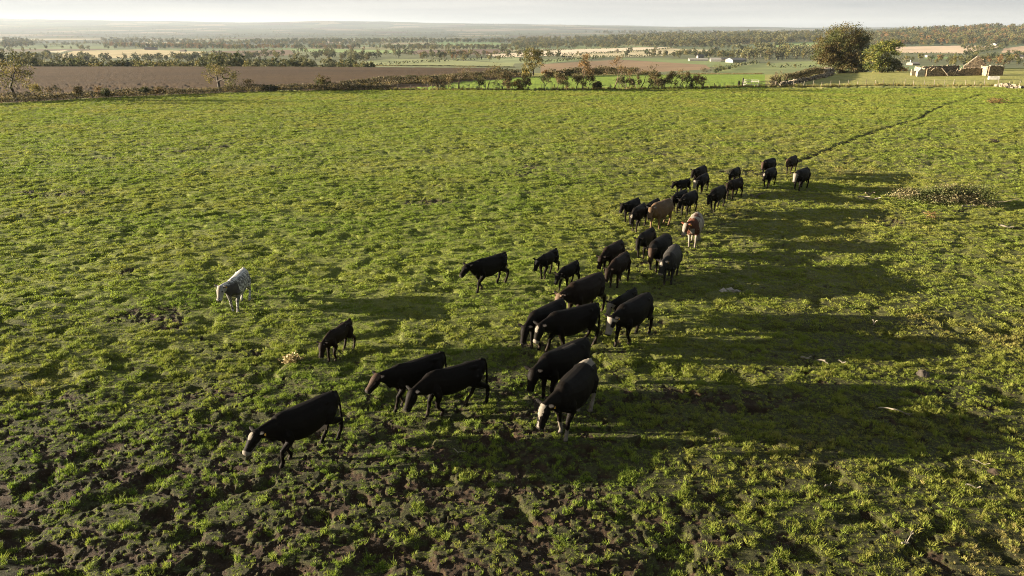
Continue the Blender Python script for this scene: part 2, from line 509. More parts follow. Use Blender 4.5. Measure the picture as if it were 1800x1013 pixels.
# ------------------------------------------------------------------ valley and far hills
PATCH = [  # image outline, colour (laid out on the land itself)
    ('t', [(95, 99), (130, 90), (250, 87), (362, 91), (364, 98), (270, 102), (130, 103)], (.30, .24, .12)),
    ('t', [(75, 91), (120, 88), (105, 93)], (.36, .30, .18)),
    ('t', [(200, 74), (400, 75), (395, 78.5), (250, 78)], (.30, .26, .15)),
    ('t', [(0, 68), (180, 68), (172, 72), (0, 71.5)], (.33, .28, .17)),
    ('p', [(365, 90), (510, 88), (520, 97), (400, 101)], (.105, .066, .034)),
    ('g', [(495, 85.5), (760, 89), (720, 94.5), (540, 91.5)], (.15, .20, .06)),
    ('t', [(515, 70.5), (560, 72), (605, 75), (560, 77), (540, 75)], (.36, .26, .19)),
    ('p', [(740, 88), (905, 86), (868, 96), (765, 96), (690, 94)], (.105, .066, .038)),
    ('g', [(640, 109), (690, 103), (800, 106), (905, 112), (900, 117), (630, 117)], (.16, .17, .065)),
    ('g', [(800, 103), (905, 101), (960, 108), (900, 112)], (.15, .17, .07)),
    ('g', [(755, 74), (865, 71), (885, 79), (780, 80.5)], (.11, .16, .05)),
    ('t', [(855, 96), (990, 88), (1110, 84), (1190, 83), (1165, 87), (1000, 97), (875, 101)], (.44, .36, .25)),
    ('t', [(985, 97.5), (1180, 86), (1262, 88), (1240, 93), (1150, 99), (1000, 101)], (.36, .30, .17)),
    ('g', [(945, 105), (1065, 100.5), (1000, 108), (960, 112)], (.15, .18, .07)),
    ('g', [(1090, 102), (1240, 104), (1310, 115), (1240, 119), (1100, 111)], (.12, .145, .045)),
    ('p', [(950, 113), (1090, 105), (1240, 114), (1250, 122), (1130, 128), (950, 130)], (.165, .105, .050)),
    ('g', [(1255, 124), (1330, 112), (1440, 107), (1500, 112), (1500, 128), (1350, 131), (1262, 130)], (.13, .15, .045)),
    ('g', [(1335, 79), (1435, 74), (1440, 82), (1360, 84)], (.15, .20, .055)),
    ('t', [(1560, 83), (1700, 80), (1768, 82.5), (1700, 94), (1580, 93)], (.40, .30, .20)),
    ('t', [(1765, 85), (1810, 80), (1900, 80), (1900, 92), (1760, 93)], (.33, .23, .14)),
    ('g', [(1590, 117), (1690, 114), (1705, 121), (1590, 122)], (.10, .14, .05)),
    ('g', [(1625, 101), (1670, 100), (1680, 103), (1625, 104)], (.12, .17, .05)),
]
def cells(x, y, size, seed):
    """nearest and second nearest jittered cell: id value and distance to the border"""
    gx, gy = x / size, y / size
    ix, iy = np.floor(gx), np.floor(gy)
    d1 = np.full(x.shape, 9.0); d2 = np.full(x.shape, 9.0); cid = np.zeros(x.shape)
    for dx in (-1, 0, 1):
        for dy in (-1, 0, 1):
            cx, cy = ix + dx, iy + dy
            px_ = cx + .15 + .7 * hash2(cx, cy, seed)
            py_ = cy + .15 + .7 * hash2(cx, cy, seed + 1)
            d = np.maximum(np.abs(gx - px_), np.abs(gy - py_)) * .7 + .3 * np.hypot(gx - px_, gy - py_)
            nearer = d < d1
            d2 = np.where(nearer, d1, np.minimum(d2, d))
            cid = np.where(nearer, hash2(cx, cy, seed + 2), cid)
            d1 = np.where(nearer, d, d1)
    return cid, (d2 - d1) * size
def field_cells(x, y):
    wx = x * .94 + y * .34 + 260 * (fbm(x / 900, y / 900, 2, 81) - .5)
    wy = y * .94 - x * .34 + 260 * (fbm(x / 900, y / 900, 2, 82) - .5)
    return cells(wx, wy, 420, 83)
VU = np.concatenate([np.linspace(-2.2, -.76, 60, endpoint=False), np.linspace(-.76, .76, 1150), np.linspace(.76, 2.2, 61)[1:]])
VY = np.concatenate([np.exp(np.linspace(math.log(262), math.log(15500), 430)), [17000, 19000]])
VX = VU[None, :] * VY[:, None]
VYY = np.broadcast_to(VY[:, None], VX.shape).copy()
VZ = terrain(VX, VYY, bumps=False)
VZ[VY < 266] -= .35
px_, py_ = project(VX, VYY, VZ)
cid, cb = field_cells(VX, VYY)
pal = np.array([(.085, .105, .040), (.11, .135, .048), (.25, .20, .11), (.075, .095, .036), (.13, .145, .055), (.29, .235, .14), (.095, .062, .033), (.105, .13, .045), (.15, .14, .06), (.07, .085, .035)])
vc = pal[np.clip((cid * len(pal)).astype(int), 0, len(pal) - 1)]
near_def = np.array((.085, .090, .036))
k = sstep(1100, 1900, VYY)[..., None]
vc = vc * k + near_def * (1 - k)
for kind, poly, colr in PATCH:
    mk = inside(poly, px_, py_) & (VYY > 330)
    vc[mk] = colr
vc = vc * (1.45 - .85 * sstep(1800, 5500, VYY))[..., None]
farwood = sstep(.56, .60, fbm(VX / 520, VYY / 900, 4, 86))[..., None] * sstep(2200, 3000, VYY)[..., None]
vc = vc * (1 - farwood) + np.array((.045, .055, .026)) * farwood
vidx = np.arange(VX.size).reshape(VX.shape)
vq = np.stack([vidx[:-1, :-1], vidx[:-1, 1:], vidx[1:, 1:], vidx[1:, :-1]], -1).reshape(-1, 4)
m, t, b = mat('valley_fields')
g = pos(t)
c = attr(t, 'col').outputs['Color']
c = mixc(t, 1.0, c, ramp(t, noise(t, g, .02, 8, .65), [(.3, (.72, .72, .72)), (.7, (1.25, 1.25, 1.25))]), 'MULTIPLY')
t.links.new(c, b.inputs['Base Color'])
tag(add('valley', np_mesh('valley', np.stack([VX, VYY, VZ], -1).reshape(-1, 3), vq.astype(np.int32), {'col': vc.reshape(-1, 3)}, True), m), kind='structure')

# ------------------------------------------------------------------ grass: tuft shapes and where they grow
rng = np.random.default_rng(7)
GRASS_COL = bpy.data.collections.new('tuft_shapes')
def tuft_mesh(name, n, rad, h, w, seed, flop=.6):
    r = np.random.default_rng(seed)
    vs, fs, br = [], [], []
    for i in range(n):
        a = r.uniform(0, 2 * math.pi); d = rad * math.sqrt(r.random())
        base = np.array([d * math.cos(a), d * math.sin(a), -.01])
        la = a + r.normal(0, .9)
        hh = h * r.uniform(.5, 1.15); lean = flop * r.uniform(.3, 1.3)
        out = np.array([math.cos(la), math.sin(la), 0])
        side = np.array([-math.sin(la), math.cos(la), 0]) * w * r.uniform(.7, 1.3) * .5
        mid = base + out * hh * lean * .35 + np.array([0, 0, hh * .62])
        tip = base + out * hh * lean + np.array([0, 0, hh * r.uniform(.75, 1.0)])
        k = len(vs)
        vs += [base - side, base + side, mid + side * .8, mid - side * .8, tip]
        fs += [(k, k + 1, k + 2, k + 3), (k + 3, k + 2, k + 4)]
        br += [r.random()] * 5
    me = np_mesh(name, vs, fs, {'bri': np.array(br)})
    return me
M_GRASS = leafy_mat('grass_blades', .42, tint=[(0.0, (.118, .186, .020)), (.35, (.180, .230, .030)), (.62, (.232, .240, .042)), (.82, (.255, .210, .068)), (1.0, (.270, .210, .100))], spread=.12)
shapes = []
for i in range(4):
    shapes.append(('tuft_a', tuft_mesh('tuft_a', 26, .06, .085, .0085, 100 + i, .8)))
for i in range(4):
    shapes.append(('tuft_b', tuft_mesh('tuft_b', 50, .16, .07, .017, 200 + i, .6)))
for i in range(4):
    shapes.append(('tuft_c', tuft_mesh('tuft_c', 70, .34, .075, .036, 300 + i, .6)))
for i in range(2):
    shapes.append(('tuft_d', tuft_mesh('tuft_d', 40, .16, .55, .02, 400 + i, .5)))   # long dead stems on the verges
for i, (n_, me_) in enumerate(shapes):
    me_.materials.append(M_GRASS)
    o_ = bpy.data.objects.new('tuft_%02d' % i, me_)
    GRASS_COL.objects.link(o_)
def gn_scatter(name):
    ng = bpy.data.node_groups.new(name, 'GeometryNodeTree')
    ng.interface.new_socket('Geometry', in_out='INPUT', socket_type='NodeSocketGeometry')
    ng.interface.new_socket('Geometry', in_out='OUTPUT', socket_type='NodeSocketGeometry')
    gi, go = N(ng, 'NodeGroupInput'), N(ng, 'NodeGroupOutput')
    ci = N(ng, 'GeometryNodeCollectionInfo')
    ci.inputs['Collection'].default_value = GRASS_COL
    ci.inputs['Separate Children'].default_value = True
    ci.inputs['Reset Children'].default_value = True
    ip = N(ng, 'GeometryNodeInstanceOnPoints')
    ip.inputs['Pick Instance'].default_value = True
    def na(nm, ty):
        q = N(ng, 'GeometryNodeInputNamedAttribute', data_type=ty)
        q.inputs['Name'].default_value = nm
        return q.outputs['Attribute']
    er = N(ng, 'FunctionNodeEulerToRotation')
    ng.links.new(na('rot', 'FLOAT_VECTOR'), er.inputs[0])
    ng.links.new(gi.outputs[0], ip.inputs['Points'])
    ng.links.new(ci.outputs[0], ip.inputs['Instance'])
    ng.links.new(na('pick', 'INT'), ip.inputs['Instance Index'])
    ng.links.new(er.outputs[0], ip.inputs['Rotation'])
    ng.links.new(na('size', 'FLOAT_VECTOR'), ip.inputs['Scale'])
    ng.links.new(ip.outputs[0], go.inputs[0])
    return ng
for i in range(3):
    r_ = np.random.default_rng(900 + i)
    bm = bmesh.new(); bmesh.ops.create_icosphere(bm, subdivisions=1, radius=1)
    for v_ in bm.verts: v_.co *= r_.uniform(.55, 1.2)
    me_ = bpy.data.meshes.new('clod'); bm.to_mesh(me_); bm.free()
    m, t, b = mat('clod_soil')
    c_ = ramp(t, N(t, 'ShaderNodeObjectInfo').outputs['Random'], [(0, (.024, .0145, .007)), (.6, (.052, .031, .015)), (1, (.10, .064, .033))])
    t.links.new(c_, b.inputs['Base Color'])
    me_.materials.append(m)
    GRASS_COL.objects.link(bpy.data.objects.new('tuft_%02d_clod' % (14 + i), me_))
GN = gn_scatter('scatter_tufts')
def scatter(name, p, pick, size, tint, label=None, tiltmax=.25):
    n = len(p)
    me = bpy.data.meshes.new(name)
    me.vertices.add(n)
    me.vertices.foreach_set('co', p.astype(np.float32).ravel())
    rot = np.stack([rng.normal(0, tiltmax, n), rng.normal(0, tiltmax, n), rng.uniform(0, 6.283, n)], 1)
    for nm, ty, key, arr in (('rot', 'FLOAT_VECTOR', 'vector', rot), ('size', 'FLOAT_VECTOR', 'vector', size), ('pick', 'INT', 'value', pick), ('tint', 'FLOAT', 'value', tint)):
        a = me.attributes.new(nm, ty, 'POINT')
        a.data.foreach_set(key, np.asarray(arr).astype(np.int32 if ty == 'INT' else np.float32).ravel())
    o = add(name, me)
    md = o.modifiers.new('scatter', 'NODES')
    md.node_group = GN
    return tag(o, label, None, None, 'stuff')
def grow(y0, y1, dens, umax=.98):
    area = umax * (y1 * y1 - y0 * y0)
    n = int(area * dens)
    y = np.sqrt(rng.uniform(y0 * y0, y1 * y1, n))
    return rng.uniform(-umax, umax, n) * y, y
def turf_tint(x, y):
    n = fbm(x / 5.5, y / 4.0, 3, 72)
    d = fbm(x / .9, y / .8, 2, 73)
    return np.clip(.36 + .55 * (n - .5) + .12 * (d - .5) + .20 * sstep(0, 10, x) * (1 - sstep(30, 110, y)) + .10 * sstep(45, 120, y), 0, 1)
allp, allk, alls, allt = [], [], [], []
for (y0, y1, dens, k0, hs) in ((8.2, 27, 250, 0, 1.0), (22, 58, 56, 4, .8), (50, 142, 12.0, 8, .65)):
    x, y = grow(y0, y1, dens)
    fade = np.minimum(sstep(y0 - .01, y0 + 5, y) if k0 else 1, 1 - sstep(y1 - 6, y1 + .01, y)) if y1 < 140 else sstep(y0, y0 + 8, y)
    c, md_ = cover(x, y)
    z = terrain(x, y)
    qx, qy = project(x, y, terrain(x, y, bumps=False))
    keep = (rng.random(len(x)) < (c * .93 + .09) * fade * (1 - .30 * md_)) & (qy > edge_y(qx) + .6)
    x, y, z, c, md_ = x[keep], y[keep], z[keep], c[keep], md_[keep]
    clump = fbm(x / .30, y / .26, 2, 44)
    worn = np.clip(1 - sstep(11, 30, y) + .3 * md_, 0, 1)
    big = rng.random(len(x)) ** 3
    s = (.36 + .50 * sstep(.42, .72, clump) + .60 * big) * (.72 + .28 * c)
    hgt = s * hs * (.55 + .65 * sstep(.40, .75, clump)) * rng.uniform(.7, 1.25, len(x))
    keep = rng.random(len(x)) < 1 - .42 * worn
    x, y, z, c, md_, s, hgt, worn = [q[keep] for q in (x, y, z, c, md_, s, hgt, worn)]
    allp.append(np.stack([x, y, z + (c - .5) * .02], 1)); allk.append(k0 + rng.integers(0, 4, len(x)))
    alls.append(np.stack([s, s, hgt], 1))
    allt.append(np.clip(turf_tint(x, y) + .30 * worn * (rng.random(len(x)) - .55) + .06 * rng.normal(size=len(x)), 0, 1))
scatter('grass', np.concatenate(allp), np.concatenate(allk), np.concatenate(alls), np.concatenate(allt), 'short grazed grass over the pasture')
x, y = grow(8.2, 32, 60)
c, md_ = cover(x, y)
keep = rng.random(len(x)) < (1 - c) * (1 - sstep(20, 32, y)) * (.25 + .75 * md_)
x, y = x[keep], y[keep]
s_ = .009 + .022 * rng.random(len(x)) ** 2.5
scatter('soil_clods', np.stack([x, y, terrain(x, y) - .025], 1), 14 + rng.integers(0, 3, len(x)), np.stack([s_ * rng.uniform(.8, 1.5, len(x)), s_, s_ * .8], 1), rng.random(len(x)), 'crumbs of trodden soil between the tufts', 1.0)

# ------------------------------------------------------------------ cattle
def ring_loft(cs, fr, n=16):
    """cs: centres, fr: list of (axis_a, axis_b, ra, rb) -> verts, faces"""
    th = np.linspace(0, 2 * np.pi, n, endpoint=False)
    v = []
    for c, (a, b, ra, rb) in zip(cs, fr):
        ca, sa = np.cos(th), np.sin(th)
        sa2 = np.sign(sa) * np.abs(sa) ** .9
        v.append(np.asarray(c)[None] + ca[:, None] * ra * np.asarray(a)[None] + sa2[:, None] * rb * np.asarray(b)[None])
    v = np.concatenate(v)
    f = []
    k = len(cs)
    for i in range(k - 1):
        for j in range(n):
            f.append((i * n + j, i * n + (j + 1) % n, (i + 1) * n + (j + 1) % n, (i + 1) * n + j))
    f.append(tuple(range(n))[::-1]); f.append(tuple(range((k - 1) * n, k * n)))
    return v, f
EX, EY, EZ = np.array([1., 0, 0]), np.array([0, 1., 0]), np.array([0, 0, 1.])
TRUNK = [(-.93, 1.13, .05, .09), (-.90, 1.11, .15, .19), (-.80, 1.07, .225, .28), (-.66, 1.035, .265, .325), (-.48, 1.0, .285, .365), (-.25, .955, .325, .40), (0.0, .935, .345, .425), (.22, .94, .325, .42),
         (.42, .975, .275, .40), (.58, 1.02, .235, .375), (.72, 1.04, .20, .32), (.84, 1.04, .145, .23), (.90, 1.04, .06, .11)]
def cow_geo(neck=5, turn=0, head=-42, hturn=0, phase=0.0, fat=1.0, calf=0.0, horns=False, stride=.2, udder=False, tail_swing=0.0):
    g = Geo()
    belly = 1 - .16 * calf
    cs = [np.array([x, 0, zc + (hh * (1 - belly)) * .9]) for x, zc, hw, hh in TRUNK]
    g.add(*ring_loft(cs, [(EY, EZ, hw * fat * (1 - .12 * calf), hh * belly * (.5 + .5 * fat)) for x, zc, hw, hh in TRUNK], 18))
    # hook bones and withers
    for s in (-1, 1):
        g.tube([(-.66, s * .12, 1.23), (-.52, s * .195 * fat, 1.235), (-.34, s * .15, 1.23)], [.05, .062, .05], 8)
    g.tube([(.25, 0, 1.30), (.50, 0, 1.325), (.76, 0, 1.26)], [.05, .065, .06], 8)
    # neck
    npz, nyw = R(neck + 11), R(turn)
    nd = np.array([math.cos(npz) * math.cos(nyw), math.cos(npz) * math.sin(nyw), math.sin(npz)])
    base = np.array([.62, 0, 1.08])
    L = .60 - .04 * calf
    poll = base + nd * L
    hp, hy = R(max(head, -58) - 6), R(turn + hturn)
    hf = np.array([math.cos(hp) * math.cos(hy), math.cos(hp) * math.sin(hy), math.sin(hp)])
    hs = np.array([-math.sin(hy), math.cos(hy), 0])
    hu = np.cross(hf, hs)
    if hu[2] < 0: hu = -hu
    ns = np.array([-math.sin(nyw * .6), math.cos(nyw * .6), 0]); nu = np.cross(nd, ns); nu = nu if nu[2] > 0 else -nu
    tt = [0, .3, .6, .85, 1.02]
    g.add(*ring_loft([base + nd * L * t - np.array([0, 0, .05 * (1 - t)]) for t in tt], [(ns, nu, a * (.5 + .5 * fat), b) for a, b in ((.195, .32), (.155, .26), (.118, .20), (.092, .145), (.075, .10))], 16))
    # head
    hk = 1.10 + .08 * calf
    HS = [(-.06, .06, .06, .01), (-.02, .098, .095, .012), (.05, .122, .122, .004), (.12, .125, .138, -.012), (.20, .112, .132, -.022), (.28, .092, .112, -.026), (.36, .084, .096, -.026), (.42, .092, .090, -.026), (.465, .082, .070, -.026), (.485, .045, .035, -.026)]
    g.add(*ring_loft([poll + hf * t * hk + hu * off * hk for t, a, b, off in HS], [(hs, hu, a * hk, b * hk) for t, a, b, off in HS], 14))
    for s in (-1, 1):
        e0 = poll + hs * s * .085 - hf * .015 + hu * .03
        ed = hs * s * .93 - hf * .22 + hu * .12
        ea = np.cross(ed, hf); ea /= np.linalg.norm(ea)
        eb = np.cross(ed, ea); eb /= np.linalg.norm(eb)
        g.add(*ring_loft([e0 + ed * t for t in (0, .05, .11, .165, .205)], [(ea, eb, ra, rb) for ra, rb in ((.022, .032), (.022, .052), (.020, .062), (.018, .045), (.014, .014))], 8))
        g.tube([poll + hs * s * .098 * hk + hf * .13 + hu * .042, poll + hs * s * .112 * hk + hf * .14 + hu * .048, poll + hs * s * .10 * hk + hf * .155 + hu * .04], [.020, .026, .018], 6)   # brow and eye
        if horns:
            h0 = poll + hs * s * .07 + hu * .07
            g.tube([h0, h0 + hs * s * .10 + hu * .04, h0 + hs * s * .15 + hu * .12 + hf * .05, h0 + hs * s * .13 + hu * .2 + hf * .08], [.03, .027, .022, .014], 7)
    # dewlap
    dl = base + nd * L * .55
    g.tube([(.80, 0, .80), (dl + np.array([.86, 0, .86])) * .5 - np.array([0, 0, .12]), dl - nu * .17], [.07, .055, .04], 8)
    # legs
    for s, ph in ((1, 0.0), (-1, .5)):
        a = phase + ph
        dx = stride * math.cos(2 * math.pi * a)
        lift = .10 * max(0, math.sin(2 * math.pi * a)) * (stride / .2)
        foot = np.array([.56 + dx, s * .13, lift])
        knee = np.array([.55 + dx * .55 + lift * .9, s * .145, .415 + lift * .35])
        g.tube([(.56, s * .13 * fat, 1.06), (.57, s * .175 * fat, .86), (.51, s * .175, .69), .5 * (np.array([.51, s * .165, .69]) + knee), knee + EZ * .04, knee - EZ * .05, knee * .5 + foot * .5 + EZ * .02, foot + np.array([-.02, 0, .14]), foot + np.array([.0, 0, .085]), foot + np.array([.025, 0, .04]), foot + np.array([.03, 0, -.01])],
               [.10, .125, .10, .075, .060, .057, .043, .052, .046, .058, .060], 10)
        a = phase + ph + .22
        dx = stride * math.cos(2 * math.pi * a)
        lift = .08 * max(0, math.sin(2 * math.pi * a)) * (stride / .2)
        foot = np.array([-.66 + dx, s * .14, lift])
        hock = np.array([-.80 + dx * .62 - lift * .2, s * .15, .49 + lift * .5])
        g.tube([(-.62, s * .11 * fat, 1.12), (-.58, s * .165 * fat, .95), (-.50 + dx * .2, s * .185 * fat, .76), .5 * (np.array([-.52 + dx * .25, s * .17, .72]) + hock) + EZ * .02, hock + EZ * .05, hock - EZ * .04, hock * .5 + foot * .5 - np.array([.03, 0, 0]), foot + np.array([-.03, 0, .14]), foot + np.array([-.01, 0, .085]), foot + np.array([.02, 0, .04]), foot + np.array([.025, 0, -.01])],
               [.15, .19, .155, .095, .064, .060, .045, .053, .046, .058, .060], 10)
    # tail
    sw = tail_swing
    g.tube([(-.80, 0, 1.33), (-.93, 0, 1.29), (-.985, sw * .2, 1.10), (-1.0, sw * .6, .82), (-.99, sw, .58), (-.985, sw * 1.1, .44), (-.98, sw * 1.1, .36)], [.05, .042, .032, .028, .036, .046, .02], 8)
    if udder:
        g.tube([(-.62, 0, .66), (-.48, 0, .60), (-.30, 0, .61), (-.2, 0, .66)], [.07, .145, .14, .07], 10)
        for sx in (-.52, -.38):
            for sy in (-.07, .07):
                g.tube([(sx, sy, .54), (sx, sy, .44)], [.03, .02], 6)
    fr = dict(poll=poll, hf=hf, hs=hs, hu=hu, hk=hk, base=base, nd=nd)
    return g, fr
def fuse(g, voxel):
    me = g.mesh('raw')
    o = bpy.data.objects.new('raw', me)
    COL.objects.link(o)
    md = o.modifiers.new('r', 'REMESH'); md.mode = 'VOXEL'; md.voxel_size = voxel; md.use_smooth_shade = True
    md = o.modifiers.new('s', 'SMOOTH'); md.factor = .5; md.iterations = 4
    dg = bpy.context.evaluated_depsgraph_get()
    out = bpy.data.meshes.new_from_object(o.evaluated_get(dg))
    bpy.data.objects.remove(o)
    bpy.data.meshes.remove(me)
    return out
BLACK = (.0062, .0045, .0032)
def coat(me, fr, base, marks, seed):
    n = len(me.vertices)
    v = np.zeros(n * 3, np.float32); me.vertices.foreach_get('co', v); v = v.reshape(-1, 3).astype(float)
    x, y, z = v.T
    c = np.tile(np.array(base, float), (n, 1))
    h1 = fbm(x * 5 + 40, z * 5 + y * 4, 3, seed); h2 = fbm(x * 30 + 9, z * 30 + y * 22, 3, seed + 3)
    r = v - fr['poll']
    t = r @ fr['hf'] / fr['hk']; sdw = r @ fr['hs'] / fr['hk']; u = r @ fr['hu'] / fr['hk']
    head = (t > -.05) & (t < .56) & (np.abs(sdw) < .16) & (np.abs(u) < .20) & (x > .7)
    ear = (np.abs(sdw) > .125) & (np.abs(t) < .12) & (np.abs(u) < .14) & (x > .7)
    edge = .05 * (fbm(x * 14, z * 14 + y * 9, 3, seed + 9) - .5)
    white = np.array((.19, .165, .132))
    def put(mask, colr): c[mask] = colr
    if base == 'roan': pass
    if 'roan' in marks:
        d = fbm(x * 26, z * 26 + y * 20, 3, seed + 4) + .5 * (fbm(x * 4, z * 4, 2, seed + 5) - .5) + .07 * (1 - np.abs(x - -.1)) * (z < 1.28) - .30 * (z > 1.30) - .12 * (z < .62)
        kk_ = .9 * sstep(.36, .50, d)[:, None]
        c[:] = np.array((.46, .44, .40)) * (1 - kk_) + np.array((.060, .057, .054)) * kk_
        put((x > .52 + 2 * edge) & (x < 1.05) & (z < 1.24 + edge) & (z > .76) & ~head, (.050, .045, .042))
        put(head & (np.abs(sdw) < .055 + edge) & (t < .36), white)
        put(head & (np.abs(sdw) > .055 + edge), (.24, .225, .205))
        put(ear, (.02, .017, .015))
    if 'pied' in marks:
        d = fbm(x * 3.1 + 3, z * 2.2 + y * 3.2, 3, seed + 6)
        c[:] = (.070, .028, .016)
        put((d > .37 + .12 * (x > .35) + edge), white * 1.2)
        put((z > 1.28) & (d > .44), white)
        put((z < .62), white)
        put((x > .60 + 2 * edge) & (x < .98) & (z > .70) & (h1 > .42) & ~head, (.066, .026, .015))
        put((x > .72) & (np.abs(y) < .09) & (z < 1.0), white)
        put(head, white)
        put(head & (np.abs(sdw) > .075 + edge) & (t < .3), (.10, .04, .02))
        put(ear, (.10, .035, .018))
    if 'blaze' in marks: put(head & (np.abs(sdw) < .030 + 2 * edge + .035 * (t < .2)) & (u > -.02) & (t > -.02), white)
    if 'star' in marks: put(head & (np.hypot(sdw, (t - .11) * .6) < .055 + edge) & (u > .02), white)
    if 'whiteface' in marks: put(head & ~ear & (t > .0 + edge), white)
    if 'eyepatch' in marks: put(head & (np.abs(sdw) > .06) & (t > .08) & (t < .25) & (u < .09), BLACK)
    if 'muzzle' in marks: put(head & (t > .40 + edge), white * .9)
    if 'jaw' in marks: put(head & (u < -.055 + edge) & (t > .08), white * .85)
    if 'tanface' in marks: put(head & (u > -.02), (.105, .070, .044))
    if 'socks' in marks: put((z < .34 + edge * 3), white * .8)
    if 'fsocks' in marks: put((z < .30 + edge * 3) & (x > 0), white * .75)
    if 'hsocks' in marks: put((z < .50 + edge * 3) & (x < 0) & (x > -1.05) & (np.abs(y) > .06), white * .85)
    if 'tailhead' in marks: put((x < -.55 + edge * 2) & (z > 1.17 + .25 * (x + .9)) & (np.abs(y) < .17), white)
    if 'udder' in marks: put((z < .66) & (x < -.12) & (x > -.66) & (np.abs(y) < .15) & (z > .40), (.42, .31, .26))
    if 'chest' in marks: put((x > .70) & (z < .92) & (np.abs(y) < .10), white * .9)
    if 'brownhead' in marks: put(head & (u > .03), (.05, .032, .022))
    if 'tanlegs' in marks: put((z < .6), np.array(base) * 1.5)
    if 'silver' in marks: c[:] = c * (1 + .9 * (sstep(1.0, 1.3, z) * (x < .5) * (x > -.7)))[:, None]
    if 'paleback' in marks: put((x < .1) & (x > -.35) & (z > 1.30) & (np.abs(y - .05) < .05 + edge), (.055, .045, .036))
    if 'pied' not in marks and 'roan' not in marks: put(ear, np.minimum(np.array(base) * .45, .012))
    nose = head & (t > .445) & ('muzzle' not in marks)
    put(nose, (.030, .026, .024) if 'pied' not in marks else (.22, .12, .09))
    eye = head & (np.hypot(t - .142, u - .046) < .026) & (np.abs(sdw) > .092)
    put(eye, (.006, .005, .005))
    put((z < .055), (.035, .028, .021))
    c *= (.72 + .4 * h1 + .35 * (h2 - .5))[:, None]
    # dried mud on the lower legs
    mm = sstep(.42, .1, z) * sstep(.45, .62, fbm(x * 11, y * 11 + z * 9, 2, seed + 12))
    c = c * (1 - .55 * mm[:, None]) + np.array((.055, .040, .026)) * .55 * mm[:, None]
    a = me.attributes.new('col', 'FLOAT_COLOR', 'POINT')
    a.data.foreach_set('color', np.concatenate([c, np.ones((n, 1))], 1).astype(np.float32).ravel())
m, t, b = mat('cow_coat')
t.links.new(attr(t, 'col').outputs['Color'], b.inputs['Base Color'])
b.inputs['Roughness'].default_value = .62
b.inputs['Specular IOR Level'].default_value = .06
b.inputs['Sheen Weight'].default_value = 0.0
b.inputs['Sheen Roughness'].default_value = .5
b.inputs['Sheen Tint'].default_value = (.7, .5, .35, 1)
bump(t, b, noise(t, mapping(t, objco(t), (18, 18, 7)), 3.0, 5, .7), .5, .012)
M_COAT = m
M_TAG, _t, _b = mat('ear_tag')
_b.inputs['Base Color'].default_value = (.75, .42, .04, 1)

